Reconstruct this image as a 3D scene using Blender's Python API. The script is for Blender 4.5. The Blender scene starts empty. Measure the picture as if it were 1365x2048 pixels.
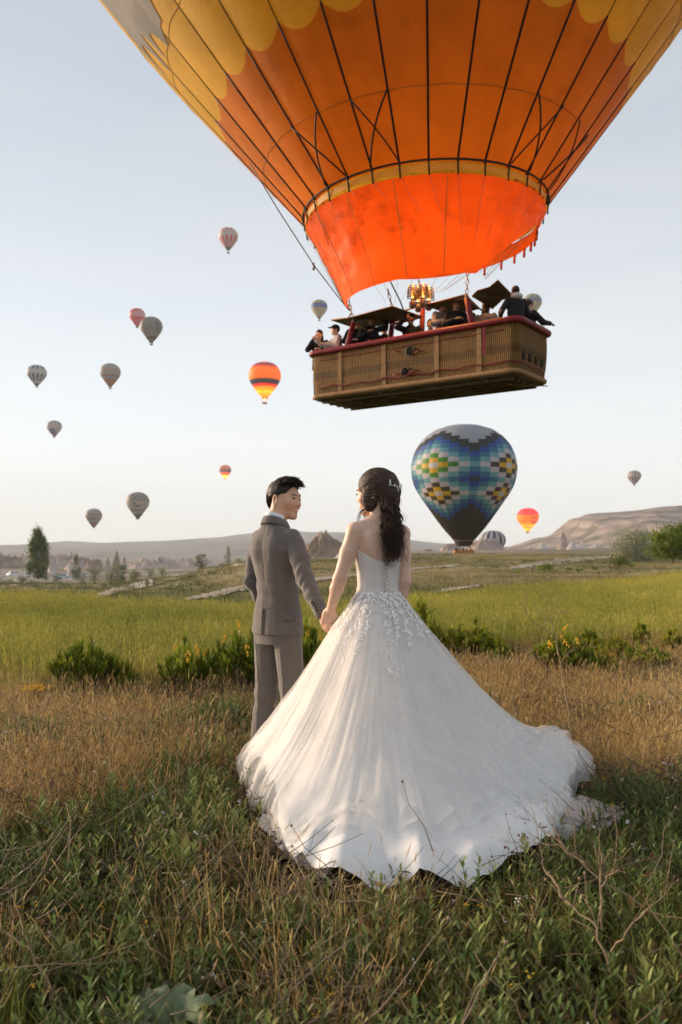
import bpy, math, random
import numpy as np
from mathutils import Vector, Matrix, Quaternion
sc = bpy.context.scene
R = math.radians
# ------------------------------------------------------------------ camera
F, CX, HY, CH = 1700.0, 682.5, 1105.0, 1.25      # focal length in photo pixels, centre, horizon, eye height
cam_d = bpy.data.cameras.new('camera'); cam = bpy.data.objects.new('camera', cam_d)
sc.collection.objects.link(cam); sc.camera = cam
cam.location = (0, 0, CH); cam.rotation_euler = (R(90), 0, 0)
cam_d.sensor_fit = 'VERTICAL'; cam_d.sensor_height = 36.0; cam_d.sensor_width = 24.0
cam_d.lens = 36.0 * F / 2048.0; cam_d.shift_y = (HY - 1024.0) / 2048.0
cam_d.clip_start = 0.05; cam_d.clip_end = 30000
cam_d.dof.use_dof = True; cam_d.dof.focus_distance = 4.55; cam_d.dof.aperture_fstop = 4.0
# ------------------------------------------------------------------ sky, sun, exposure
SUN_AZ, SUN_EL = R(-64), R(12.0)                  # azimuth from +Y towards +X
w = bpy.data.worlds.new('World'); sc.world = w; w.use_nodes = True
nt = w.node_tree; nt.nodes.clear()
sky = nt.nodes.new('ShaderNodeTexSky'); sky.sky_type = 'NISHITA'; sky.sun_disc = False
sky.sun_elevation = SUN_EL; sky.sun_rotation = SUN_AZ; sky.altitude = 1000
sky.air_density = 1.0; sky.dust_density = 1.6; sky.ozone_density = 1.5
tc = nt.nodes.new('ShaderNodeTexCoord'); L = nt.links.new
mp = nt.nodes.new('ShaderNodeMapping'); mp.inputs['Scale'].default_value = (1.0, 1.0, 7.0); mp.inputs['Rotation'].default_value = (0, R(-8), 0)
nz = nt.nodes.new('ShaderNodeTexNoise'); nz.inputs['Scale'].default_value = 1.7; nz.inputs['Detail'].default_value = 5; nz.inputs['Distortion'].default_value = .5
sp = nt.nodes.new('ShaderNodeSeparateXYZ'); L(tc.outputs['Generated'], sp.inputs[0])
def sky_ramp(stops):
    q = nt.nodes.new('ShaderNodeValToRGB'); e = q.color_ramp.elements
    while len(e) < len(stops): e.new(.5)
    for i, (p, c) in enumerate(stops): e[i].position = p; e[i].color = (*c, 1)
    L(sp.outputs[2], q.inputs[0]); return q.outputs[0]
# thin high cloud veil: thicker and brighter towards the horizon, all the way round
vf = sky_ramp([(0, (.86,) * 3), (.16, (.84,) * 3), (.45, (.74,) * 3), (1, (.70,) * 3)])
vc = sky_ramp([(0, (.58, .58, .565)), (.13, (.535, .545, .55)), (.27, (.445, .46, .47)), (.42, (.36, .375, .395)), (.6, (.31, .33, .355)), (1, (.31, .33, .355))])
ad = nt.nodes.new('ShaderNodeMath'); ad.operation = 'MULTIPLY_ADD'; L(nz.outputs[0], ad.inputs[0]); ad.inputs[1].default_value = .5; ad.inputs[2].default_value = -.25
a2 = nt.nodes.new('ShaderNodeMath'); a2.operation = 'ADD'; a2.use_clamp = True; L(vf, a2.inputs[0]); L(ad.outputs[0], a2.inputs[1])
ml = nt.nodes.new('ShaderNodeVectorMath'); ml.operation = 'SCALE'; ml.inputs['Scale'].default_value = 8.2; L(vc, ml.inputs[0])
mx = nt.nodes.new('ShaderNodeMix'); mx.data_type = 'RGBA'
bg = nt.nodes.new('ShaderNodeBackground'); bg.inputs['Strength'].default_value = 0.082
wo = nt.nodes.new('ShaderNodeOutputWorld')
L(tc.outputs['Generated'], mp.inputs[0]); L(mp.outputs[0], nz.inputs[0])
L(a2.outputs[0], mx.inputs[0]); L(sky.outputs[0], mx.inputs[6]); L(ml.outputs[0], mx.inputs[7]); L(mx.outputs[2], bg.inputs[0]); L(bg.outputs[0], wo.inputs[0])
sd = bpy.data.lights.new('sun', 'SUN'); sun = bpy.data.objects.new('sun', sd); sc.collection.objects.link(sun)
sd.energy = 3.0; sd.angle = R(20.0); sd.color = (1.0, .77, .55)
_sv = Vector((math.sin(SUN_AZ) * math.cos(SUN_EL), math.cos(SUN_AZ) * math.cos(SUN_EL), math.sin(SUN_EL)))
sun.rotation_euler = (-_sv).to_track_quat('-Z', 'Y').to_euler()
vs = sc.view_settings; vs.view_transform = 'Standard'; vs.look = 'None'; vs.gamma = 1.0; vs.exposure = 1.56; vs.use_curve_mapping = False
sc.render.engine = 'CYCLES'
cy = sc.cycles
cy.use_denoising = True
try: cy.denoiser = 'OPENIMAGEDENOISE'
except Exception: pass
cy.use_adaptive_sampling = True; cy.adaptive_threshold = .025
cy.max_bounces = 4; cy.diffuse_bounces = 2; cy.glossy_bounces = 1; cy.transmission_bounces = 3; cy.transparent_max_bounces = 8; cy.volume_bounces = 0
cy.caustics_reflective = False; cy.caustics_refractive = False; cy.sample_clamp_indirect = 4.0
cy.volume_step_rate = 10.0; cy.volume_max_steps = 32
# ------------------------------------------------------------------ helpers
C = sc.collection
rng = np.random.default_rng(7)
def P(px, py, Y): return Vector(((px - CX) / F * Y, Y, CH + (HY - py) / F * Y))
def lin(c):
    c = c.lstrip('#'); v = [int(c[i:i+2], 16) / 255 for i in (0, 2, 4)]
    return tuple(x / 12.92 if x <= .04045 else ((x + .055) / 1.055) ** 2.4 for x in v)
def tag(o, label=None, cat=None, group=None, kind=None):
    if label: o['label'] = label
    if cat: o['category'] = cat
    if group: o['group'] = group
    if kind: o['kind'] = kind
    return o
def empty(name, loc=(0, 0, 0), rz=0, label=None, cat=None, group=None):
    o = bpy.data.objects.new(name, None); C.objects.link(o); o.location = loc; o.rotation_euler = (0, 0, rz)
    o.empty_display_size = .2
    return tag(o, label, cat, group)
def mesh(name, v, f, smooth=True):
    me = bpy.data.meshes.new(name)
    v = np.asarray(v, dtype=np.float32)
    if isinstance(f, np.ndarray):
        n, k = f.shape
        me.vertices.add(len(v)); me.vertices.foreach_set('co', v.ravel())
        me.loops.add(n * k); me.loops.foreach_set('vertex_index', f.ravel().astype(np.int32))
        me.polygons.add(n); me.polygons.foreach_set('loop_start', np.arange(0, n * k, k, dtype=np.int32))
        me.update(calc_edges=True)
    else:
        me.from_pydata(v.tolist(), [], f); me.update()
    if smooth and len(me.polygons): me.polygons.foreach_set('use_smooth', np.ones(len(me.polygons), dtype=bool))
    return me
def obj(name, v, f=None, m=None, parent=None, smooth=True, loc=None):
    me = v if isinstance(v, bpy.types.Mesh) else mesh(name, v, f, smooth)
    o = bpy.data.objects.new(name, me); C.objects.link(o)
    if m is not None and not me.materials:
        for q in (m if isinstance(m, (list, tuple)) else [m]): me.materials.append(q)
    if parent: o.parent = parent
    if loc is not None: o.location = loc
    return o
def vcol(o, cols, name='Col'):
    a = o.data.color_attributes.new(name, 'FLOAT_COLOR', 'POINT')
    cols = np.asarray(cols, dtype=np.float32)
    if cols.shape[1] == 3: cols = np.hstack([cols, np.ones((len(cols), 1), np.float32)])
    a.data.foreach_set('color', cols.ravel())
def fcol(o, cols, name='Col'):                    # one colour per face
    me = o.data; a = me.color_attributes.new(name, 'FLOAT_COLOR', 'CORNER')
    tot = np.zeros(len(me.polygons), np.int32); me.polygons.foreach_get('loop_total', tot)
    cols = np.asarray(cols, dtype=np.float32); cols = np.hstack([cols[:, :3], np.ones((len(cols), 1), np.float32)])
    a.data.foreach_set('color', np.repeat(cols, tot, axis=0).ravel())
def joinvf(parts):
    V, Fc, n = [], [], 0
    for v, f in parts:
        v = np.asarray(v); V.append(v); Fc += [tuple(int(i) + n for i in q) for q in f]; n += len(v)
    return np.vstack(V), Fc
def box(x0, x1, y0, y1, z0, z1):
    v = [(x, y, z) for x in (x0, x1) for y in (y0, y1) for z in (z0, z1)]
    return np.array(v, float), [(0, 1, 3, 2), (4, 6, 7, 5), (0, 4, 5, 1), (2, 3, 7, 6), (0, 2, 6, 4), (1, 5, 7, 3)]
def rbox(sx, sy, sz, b=.02, seg=2):               # bevelled box about the origin
    import bmesh
    bm = bmesh.new(); bmesh.ops.create_cube(bm, size=1); bmesh.ops.scale(bm, vec=(sx, sy, sz), verts=bm.verts)
    bmesh.ops.bevel(bm, geom=bm.edges[:], offset=b, segments=seg, affect='EDGES', profile=.5)
    bm.verts.index_update()
    v = np.array([q.co[:] for q in bm.verts]); f = [tuple(q.index for q in p.verts) for p in bm.faces]; bm.free()
    return v, f
def tube(path, rad, k=6, cap=True):
    p = np.asarray(path, float); n = len(p)
    rad = np.full(n, rad) if np.isscalar(rad) else np.asarray(rad, float)
    t = np.gradient(p, axis=0); t /= np.linalg.norm(t, axis=1)[:, None] + 1e-12
    ref = np.array([0, 0, 1.]) if abs(t[0][2]) < .9 else np.array([1., 0, 0])
    u = np.cross(t[0], ref); u /= np.linalg.norm(u)
    V = []
    a = np.linspace(0, 2 * np.pi, k, endpoint=False)
    for i in range(n):
        u = u - t[i] * u.dot(t[i]); u /= np.linalg.norm(u) + 1e-12
        w_ = np.cross(t[i], u)
        V.append(p[i] + rad[i] * (np.cos(a)[:, None] * u + np.sin(a)[:, None] * w_))
    V = np.vstack(V); Fc = []
    for i in range(n - 1):
        for j in range(k):
            j2 = (j + 1) % k
            Fc.append((i * k + j, i * k + j2, (i + 1) * k + j2, (i + 1) * k + j))
    if cap: Fc.append(tuple(range(k))[::-1]); Fc.append(tuple((n - 1) * k + j for j in range(k)))
    return V, Fc
def lathe(prof, k=24, close=False):
    pr = np.asarray(prof, float); a = np.linspace(0, 2 * np.pi, k, endpoint=False)
    V = np.array([(r * math.cos(t), r * math.sin(t), z) for r, z in pr for t in a])
    Fc = [(i * k + j, i * k + (j + 1) % k, (i + 1) * k + (j + 1) % k, (i + 1) * k + j) for i in range(len(pr) - 1) for j in range(k)]
    return V, Fc
def sph(c, r, nu=12, nv=8):
    r = (r, r, r) if np.isscalar(r) else r
    pr = [(math.sin(math.pi * i / nv), -math.cos(math.pi * i / nv)) for i in range(nv + 1)]
    pr[0] = (1e-4, -1); pr[-1] = (1e-4, 1)
    v, f = lathe(pr, nu); return v * np.array(r) + np.array(c), f
def xf(vf, M):
    v, f = vf; M = np.array(M); v = np.asarray(v) @ M[:3, :3].T + M[:3, 3]; return v, f
def grid(nu, nv, wrap=False):
    f = []
    for i in range(nv - 1):
        for j in range(nu if wrap else nu - 1):
            f.append((i * nu + j, i * nu + (j + 1) % nu, (i + 1) * nu + (j + 1) % nu, (i + 1) * nu + j))
    return f
# value noise (numpy, deterministic)
_perm = rng.random((64, 64, 16)).astype(np.float32)
def vnoise(x, y, z=0):
    x = np.asarray(x, float); y = np.asarray(y, float); z = np.broadcast_to(np.asarray(z, float), np.broadcast(x, y).shape)
    xi, yi, zi = np.floor(x).astype(int), np.floor(y).astype(int), np.floor(z).astype(int)
    fx, fy, fz = x - xi, y - yi, z - zi
    s = lambda t: t * t * (3 - 2 * t)
    fx, fy, fz = s(fx), s(fy), s(fz)
    g = lambda a, b, c: _perm[(xi + a) % 64, (yi + b) % 64, (zi + c) % 16]
    l = lambda a, b, t: a + (b - a) * t
    return l(l(l(g(0,0,0), g(1,0,0), fx), l(g(0,1,0), g(1,1,0), fx), fy), l(l(g(0,0,1), g(1,0,1), fx), l(g(0,1,1), g(1,1,1), fx), fy), fz) - .5
def fbm(x, y, z=0, o=4, g=.5):
    r, a, k = 0, 1., 1.
    for i in range(o): r = r + a * vnoise(np.asarray(x) * k + i * 17.3, np.asarray(y) * k + i * 9.1, np.asarray(z) * k + i * 3.7); a *= g; k *= 2.03
    return r
# ------------------------------------------------------------------ materials
class N:
    def __init__(s, name):
        s.m = bpy.data.materials.new(name); s.m.use_nodes = True; s.t = s.m.node_tree; s.t.nodes.clear()
        s.out = s.n('ShaderNodeOutputMaterial')
    def n(s, typ, **kw):
        q = s.t.nodes.new(typ)
        for k, v in kw.items():
            if hasattr(q, k) and k not in q.inputs: setattr(q, k, v)
            else: q.inputs[k].default_value = v
        return q
    def l(s, a, b): s.t.links.new(a, b)
    def noise(s, scale, detail=4, co='Object', rough=.55, dist=0):
        c = s.n('ShaderNodeTexCoord'); q = s.n('ShaderNodeTexNoise'); q.inputs['Scale'].default_value = scale; q.inputs['Detail'].default_value = detail
        q.inputs['Roughness'].default_value = rough; q.inputs['Distortion'].default_value = dist
        if co == 'World': g = s.n('ShaderNodeNewGeometry'); s.l(g.outputs['Position'], q.inputs[0])
        else: s.l(c.outputs[co], q.inputs[0])
        return q.outputs[0]
    def ramp(s, fac, stops):
        q = s.n('ShaderNodeValToRGB'); e = q.color_ramp.elements
        while len(e) < len(stops): e.new(.5)
        for i, (p, c) in enumerate(stops): e[i].position = p; e[i].color = (*c[:3], 1)
        s.l(fac, q.inputs[0]); return q.outputs[0]
    def mix(s, fac, a, b, mode='MIX'):
        q = s.n('ShaderNodeMix', data_type='RGBA', blend_type=mode)
        for v, i in ((fac, 0), (a, 6), (b, 7)):
            if hasattr(v, 'links') or hasattr(v, 'is_output'): s.l(v, q.inputs[i])
            else: q.inputs[i].default_value = v if i == 0 else (*v[:3], 1)
        return q.outputs[2]
    def math(s, op, a, b=0.0, clamp=False):
        q = s.n('ShaderNodeMath', operation=op, use_clamp=clamp)
        for v, i in ((a, 0), (b, 1)):
            if hasattr(v, 'is_output'): s.l(v, q.inputs[i])
            else: q.inputs[i].default_value = v
        return q.outputs[0]
    def attr(s, name='Col'):
        return s.n('ShaderNodeVertexColor', layer_name=name).outputs[0]
    def bsdf(s, col, rough=.7, metal=0, spec=.3, bump=None, bstr=.3, bdist=.01, sheen=0, sss=0):
        q = s.n('ShaderNodeBsdfPrincipled')
        if hasattr(col, 'is_output'): s.l(col, q.inputs['Base Color'])
        else: q.inputs['Base Color'].default_value = (*col[:3], 1)
        if hasattr(rough, 'is_output'): s.l(rough, q.inputs['Roughness'])
        else: q.inputs['Roughness'].default_value = rough
        q.inputs['Metallic'].default_value = metal; q.inputs['Specular IOR Level'].default_value = spec
        if sheen: q.inputs['Sheen Weight'].default_value = sheen
        if sss:
            q.inputs['Subsurface Weight'].default_value = sss; q.inputs['Subsurface Radius'].default_value = (.012, .005, .003); q.inputs['Subsurface Scale'].default_value = 1.0
        s.b = None
        if bump is not None:
            b = s.n('ShaderNodeBump'); b.inputs['Strength'].default_value = bstr; b.inputs['Distance'].default_value = bdist
            s.l(bump, b.inputs['Height']); s.l(b.outputs[0], q.inputs['Normal']); s.b = b
        return q.outputs[0]
    def translucent(s, sh, col, fac):
        t = s.n('ShaderNodeBsdfTranslucent')
        if hasattr(col, 'is_output'): s.l(col, t.inputs[0])
        else: t.inputs[0].default_value = (*col[:3], 1)
        if s.b: s.l(s.b.outputs[0], t.inputs['Normal'])
        q = s.n('ShaderNodeMixShader'); q.inputs[0].default_value = fac; s.l(sh, q.inputs[1]); s.l(t.outputs[0], q.inputs[2]); return q.outputs[0]
    def transparent(s, sh, fac):
        t = s.n('ShaderNodeBsdfTransparent'); q = s.n('ShaderNodeMixShader')
        if hasattr(fac, 'is_output'): s.l(fac, q.inputs[0])
        else: q.inputs[0].default_value = fac
        s.l(sh, q.inputs[1]); s.l(t.outputs[0], q.inputs[2]); return q.outputs[0]
    def done(s, sh): s.l(sh, s.out.inputs[0]); return s.m
def simple(name, c, rough=.6, var=.25, scale=20, metal=0, spec=.3, bstr=.15, bdist=.005, sheen=0, co='Object'):
    k = N(name); nz = k.noise(scale, 5, co)
    a = tuple(x * (1 - var) for x in c); b = tuple(min(1, x * (1 + var)) for x in c)
    return k.done(k.bsdf(k.ramp(nz, [(.3, a), (.7, b)]), rough, metal, spec, nz, bstr, bdist, sheen))
# ================================================================== TERRAIN
_cols = [-1500, 0, 220, 350, 430, 500, 650, 850, 1000, 1200, 1365, 2600]
_Yk = [8, 28, 45, 70, 95, 130, 200, 300, 500, 900, 2000, 7000]
_left = [0, 0, -.5, -1.6, -2.6, -3.8, -5.6, -8.0, -11.5, -14, -14, -14]
_zk = np.array([
    _left, _left, _left,
    [0, .0, -.20, -.75, -1.8, -3.6, -5.6, -8.0, -11.5, -14, -14, -14],
    [0, .0, .06, -.08, -.3, -2.6, -5.4, -8.0, -11.3, -14, -14, -14],
    [0, .0, .24, .32, .36, -.8, -3.5, -6.5, -9.5, -12, -13, -13],
    [0, .0, .2, .32, .42, .2, -.4, -1.2, -2, -3, -5, -6],
    [0, .05, .1, .25, .55, .85, 1.13, 1.35, 1.5, 2.2, 1, 0],
    [0, .1, .12, .32, .6, .85, 1.25, 1.8, -2.0, -6.5, 0, 3],
    [0, .12, .2, .35, .6, .85, 1.25, 2.0, 3.4, 6.0, 8, 8],
    [0, .33, .38, .38, .5, .6, .75, 1.6, 3.2, 6.0, 8, 8],
    [0, .33, .38, .38, .5, .6, .75, 1.6, 3.2, 6.0, 8, 8]], float)
_zl = np.log(np.array(_Yk, float))
def gz(x, y):
    x = np.asarray(x, float); y = np.asarray(y, float)
    yy = np.maximum(y, 2.0); r = np.maximum(np.hypot(x, y), 2.0)
    px = np.clip(CX + F * x / yy, -1500, 2600)
    ly = np.log(np.clip(np.where(y > 0.5, yy, 2.0), 8, 7000))
    ci = np.clip(np.searchsorted(_cols, px, side='right') - 1, 0, len(_cols) - 2)
    ca = np.array(_cols, float)
    fx = (px - ca[ci]) / (ca[ci + 1] - ca[ci]); fx = fx * fx * (3 - 2 * fx)
    ri = np.clip(np.searchsorted(_zl, ly, side='right') - 1, 0, len(_zl) - 2)
    fy = (ly - _zl[ri]) / (_zl[ri + 1] - _zl[ri]); fy = fy * fy * (3 - 2 * fy) * .6 + fy * .4
    a = _zk[ci, ri] * (1 - fx) + _zk[ci + 1, ri] * fx; b = _zk[ci, ri + 1] * (1 - fx) + _zk[ci + 1, ri + 1] * fx
    z = a * (1 - fy) + b * fy
    z = z + .05 * fbm(x * .9, y * .9, 0, 3) * np.clip(12 / r, 0, 1) + np.clip((r - 30) / 500, 0, 1) * (2.2 * fbm(x * .02, y * .02, 1, 4)) + .18 * fbm(x * .11, y * .11, 2, 3) * np.clip((r - 25) / 30, 0, 1)
    return z
def hit(px, py, y0=3.0, y1=2500.0):              # where the sight line through a photo pixel meets the ground
    ys = np.exp(np.linspace(math.log(y0), math.log(y1), 1500))
    zl = CH + (HY - py) / F * ys; zg = gz((px - CX) / F * ys, ys)
    i = np.argmax(zg >= zl) if (zg >= zl).any() else len(ys) - 1
    Y = float(ys[i]); x = (px - CX) / F * Y
    return Vector((x, Y, float(gz(x, Y))))
def onground(px, Y): x = (px - CX) / F * Y; return Vector((x, Y, float(gz(x, Y))))
# one sheet, polar about the camera, to the horizon
ang = np.concatenate([np.linspace(-33, 33, 330, endpoint=False), np.linspace(33, 327, 120, endpoint=False)])
rad = np.concatenate([[.25], np.exp(np.linspace(math.log(.8), math.log(6200), 225))])
A_, R_ = np.meshgrid(np.radians(ang), rad, indexing='xy')
gx, gy = R_ * np.sin(A_), R_ * np.cos(A_)
gv = np.stack([gx, gy, gz(gx, gy)], -1).reshape(-1, 3)
gf = grid(len(ang), len(rad), True); nA = len(ang)
gv = np.vstack([gv, [[0, 0, float(gz(0, 0.01))]]]); gf += [(len(gv) - 1, (j + 1) % nA, j) for j in range(nA)]
def ground_mat():
    k = N('ground'); g = k.n('ShaderNodeNewGeometry'); sx = k.n('ShaderNodeSeparateXYZ'); k.l(g.outputs['Position'], sx.inputs[0])
    Y = sx.outputs[1]
    n1 = k.noise(1.3, 8, 'World', .65); n2 = k.noise(.16, 6, 'World'); n3 = k.noise(.012, 6, 'World'); n4 = k.noise(14, 5, 'World', .7)
    soil = k.ramp(n4, [(.3, (.018, .014, .008)), (.7, (.05, .036, .02))])
    field = k.ramp(n1, [(.3, (.06, .075, .014)), (.7, (.16, .15, .035))])
    mead = k.ramp(n2, [(.33, (.07, .085, .028)), (.48, (.24, .19, .085)), (.6, (.30, .25, .14)), (.72, (.12, .12, .045))])
    vall = k.ramp(n3, [(.35, (.10, .095, .05)), (.5, (.22, .17, .12)), (.62, (.30, .26, .22)), (.72, (.16, .13, .09))])
    f1 = k.n('ShaderNodeMapRange', **{'From Min': 8.0, 'From Max': 11.0}); k.l(Y, f1.inputs[0])
    f2 = k.n('ShaderNodeMapRange', **{'From Min': 26.0, 'From Max': 40.0}); k.l(Y, f2.inputs[0])
    f3 = k.n('ShaderNodeMapRange', **{'From Min': 110.0, 'From Max': 260.0}); k.l(Y, f3.inputs[0])
    c = k.mix(f1.outputs[0], soil, field); c = k.mix(f2.outputs[0], c, mead); c = k.mix(f3.outputs[0], c, vall)
    return k.done(k.bsdf(c, .95, spec=.1, bump=n4, bstr=.6, bdist=.03))
ground = obj('ground', gv, gf, ground_mat()); tag(ground, kind='structure')
# ---- dirt paths, draped on the ground
m_path = None
def path_mat():
    k = N('pale dirt'); n = k.noise(.9, 7, 'World', .65); n2 = k.noise(9, 5, 'World')
    c = k.mix(.25, k.ramp(n, [(.3, (.28, .235, .17)), (.7, (.46, .41, .34))]), k.ramp(n2, [(.3, (.2, .17, .13)), (.7, (.6, .55, .5))]))
    return k.done(k.bsdf(c, .95, spec=.1, bump=n, bstr=.5, bdist=.05))
m_path = path_mat()
def road(name, pts, m):                          # pts: (px, py_near, py_far) edges
    nn = 150; t = np.linspace(0, len(pts) - 1, nn); a = np.array(pts, float)
    px = np.interp(t, range(len(a)), a[:, 0]); p1 = np.interp(t, range(len(a)), a[:, 1]); p2 = np.interp(t, range(len(a)), a[:, 2])
    V = []
    for i in range(nn):
        wd_ = p1[i] - p2[i]; A = hit(px[i], p1[i] + wd_ * .08 + wd_ * .45 * float(fbm(i * .33, 3.1))); B = hit(px[i], p2[i] - wd_ * .08 + wd_ * .45 * float(fbm(i * .29, 7.7)))
        for s in np.linspace(0, 1, 6):
            x, y = A.x + (B.x - A.x) * s, A.y + (B.y - A.y) * s
            V.append((x, y, float(gz(x, y)) + .03 + .03 * math.sin(s * math.pi)))
    return tag(obj(name, V, grid(6, nn), m), kind='structure')
road('path', [(172, 1202, 1198), (230, 1187, 1178), (300, 1172, 1160), (380, 1154, 1146), (430, 1142, 1136), (498, 1128, 1123)], m_path)
road('path', [(372, 1203, 1199), (430, 1194, 1185), (495, 1181, 1170), (560, 1172, 1163), (640, 1162, 1156), (720, 1152, 1147), (820, 1141, 1137), (920, 1132, 1129)], m_path)
road('path', [(1020, 1138, 1134), (1060, 1134, 1127), (1110, 1129, 1119), (1160, 1123, 1114), (1222, 1116, 1112)], m_path)
road('path', [(860, 1188, 1184), (900, 1183, 1178), (960, 1174, 1171)], m_path)
m_asph = simple('pale tarmac', (.26, .235, .23), .9, .2, 1.5)
road('road', [(-60, 1172, 1148), (60, 1170, 1147), (130, 1163, 1148), (200, 1156, 1148)], m_asph)
# ---- distant hills
def ridge(name, crest, Yc, Yb, zb, m, rough=.06, nx=260, ny=26, seed=0):
    a = np.array(crest, float); px = np.linspace(a[0, 0], a[-1, 0], nx); cz = CH + (HY - np.interp(px, a[:, 0], a[:, 1])) / F * Yc
    V = []
    for j in range(ny):
        s = j / (ny - 1) * 1.35
        yy = Yb + (Yc - Yb) * s
        prof = (s ** .8) if s <= 1 else max(0, 1 - (s - 1) * 1.8)
        x = (px - CX) / F * Yc * (1 + .0 * s)
        z = zb + (cz - zb) * prof
        n = fbm(x / (Yc - Yb) * 4.5 + seed, yy / (Yc - Yb) * 3.2 + seed, seed, 6, .55)
        gul = -np.abs(fbm(x / (Yc - Yb) * 5 + seed, yy / (Yc - Yb) * .9, seed + 3, 4))
        am = (cz - zb) * (rough * 3 * n + rough * 5 * gul) * (math.sin(math.pi * min(s, 1)) ** .7 + .03)
        V += list(zip(x, np.full(nx, yy) + am * .6, z + am))
    return tag(obj(name, V, grid(nx, ny), m), kind='structure')
def rock_mat(name, cols, band=.05, sc_=.02, green=.0):
    k = N(name); g = k.n('ShaderNodeNewGeometry'); n = k.noise(sc_, 9, 'World', .65); n2 = k.noise(sc_ * 9, 7, 'World', .7)
    sx = k.n('ShaderNodeSeparateXYZ'); k.l(g.outputs['Position'], sx.inputs[0])
    zz = k.math('MULTIPLY', sx.outputs[2], band); zz = k.math('ADD', zz, k.math('MULTIPLY', n, 1.6))
    wv = k.math('FRACT', zz)
    st = k.ramp(wv, [(0, cols[0]), (.35, cols[1]), (.6, cols[2]), (1, cols[0])])
    c = k.mix(.38, st, k.ramp(n2, [(.3, cols[1]), (.5, cols[2]), (.7, cols[0])]))
    if green:
        c = k.mix(k.ramp(k.noise(sc_ * 2.2, 6, 'World'), [(.52, (0, 0, 0)), (.62, (green, green, green))]), c, (.07, .075, .035))
    return k.done(k.bsdf(c, .95, spec=.1, bump=n2, bstr=.8, bdist=.2 / sc_ * .02))
m_hill = rock_mat('hill', [(.16, .13, .11), (.20, .165, .14), (.26, .22, .19)], .004, .0025, .7)
ridge('hills', [(-1700, 1080), (-1100, 1085), (-600, 1098), (-200, 1090), (0, 1089), (80, 1088), (140, 1081), (215, 1085), (280, 1082), (330, 1081), (400, 1076), (440, 1074), (480, 1068), (560, 1060), (620, 1063), (690, 1064), (760, 1070), (840, 1082), (900, 1088), (960, 1092), (1100, 1095), (1600, 1085), (2400, 1075), (3000, 1070)], 4200, 2300, -14, m_hill, .03, 420, 30, 3)
m_mesa = rock_mat('mesa rock', [(.26, .19, .16), (.155, .11, .09), (.33, .26, .22)], .075, .012, .7)
ridge('mesa', [(985, 1108), (1015, 1095), (1040, 1088), (1062, 1079), (1076, 1075), (1092, 1074), (1108, 1067), (1122, 1057), (1132, 1050), (1137, 1040), (1147, 1036), (1158, 1034), (1176, 1026), (1200, 1024), (1240, 1022), (1285, 1018), (1300, 1015), (1330, 1011), (1365, 1009), (1500, 1003), (1800, 1000), (2300, 1010), (2900, 1040)], 1250, 800, 3, m_mesa, .085, 520, 80, 8)
def mound(name, base_px, Y, w_px, top_py, m, prof, seed, rough=.18, depth=.8, nx=130, ny=64):
    b = onground(base_px, Y); rx = w_px / 2 / F * Y; H = CH + (HY - top_py) / F * Y - b.z
    u = np.linspace(-1.15, 1.15, nx); v = np.linspace(-1.15, 1.15, ny)
    U, V_ = np.meshgrid(u, v); rr = np.hypot(U, V_)
    pr = np.array(prof, float)
    h = np.interp(np.abs(rr + .12 * fbm(U * 2.5 + seed, V_ * 2.5, seed, 4)), pr[:, 0], pr[:, 1])
    n = fbm(U * 5 + seed, V_ * 5, seed, 5, .6); gul = -np.abs(fbm(np.arctan2(V_, U) * 3 + seed, rr * 2, seed + 2, 4))
    fine_ = fbm(U * 11 + seed, V_ * 11, seed + 4, 4, .6); rdg = 1 - np.abs(fbm(U * 6.5 + seed, V_ * 6.5, seed + 7, 4, .6)) * 4
    h = h * (1 + rough * n + rough * 1.6 * gul + .16 * fine_ + .10 * rdg - .08) + .03 * n
    h = h + .022 * np.sin(h * 34 + 7 * n) * np.clip(h * 4, 0, 1)
    h = np.where(rr > 1.08, -.15, h)
    X = b.x + U * rx + .04 * rx * fbm(U * 7, V_ * 7, seed + 5, 3); Yy = Y + V_ * rx * depth; Z = b.z - .02 * H + H * h
    return tag(obj(name, np.stack([X, Yy, Z], -1).reshape(-1, 3), grid(nx, ny), m), kind='structure')
m_rock = rock_mat('brown rock', [(.30, .21, .15), (.22, .155, .11), (.38, .29, .22)], .12, .05, .25)
m_tuff = rock_mat('pale tuff', [(.55, .47, .41), (.46, .38, .33), (.64, .58, .53)], .15, .05)
m_pink = rock_mat('pinkish tuff', [(.40, .30, .25), (.32, .235, .195), (.47, .38, .33)], .1, .04)
mound('rock_hill', 648, 230, 132, 1060, m_rock, [(0, 1.0), (.12, .98), (.2, .84), (.38, .68), (.6, .42), (.85, .16), (1, .03), (1.2, -.1)], 1, .16)
mound('rock_hill', 600, 190, 30, 1108, m_rock, [(0, 1), (.5, .6), (1, 0), (1.2, -.1)], 2)
mound('rock_hill', 690, 200, 46, 1100, m_tuff, [(0, 1), (.5, .7), (1, 0), (1.2, -.1)], 4)
mound('rock_hill', 972, 330, 88, 1077, m_pink, [(0, 1.0), (.4, .97), (.62, .72), (.85, .3), (1, 0), (1.2, -.1)], 5, .14)
mound('rock_hill', 905, 300, 56, 1086, m_pink, [(0, 1), (.5, .9), (.8, .45), (1, 0), (1.2, -.1)], 6, .2)
mound('rock_hill', 855, 240, 24, 1098, m_rock, [(0, 1), (.6, .7), (1, 0), (1.2, -.1)], 7, .3)
mound('rock_hill', 446, 92, 26, 1126, m_rock, [(0, 1), (.6, .8), (1, 0), (1.2, -.1)], 8, .35)
mound('tuff_cone', 1127, 560, 26, 1062, m_pink, [(0, 1), (.3, .8), (.7, .35), (1, 0), (1.2, -.1)], 9, .05)
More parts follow.
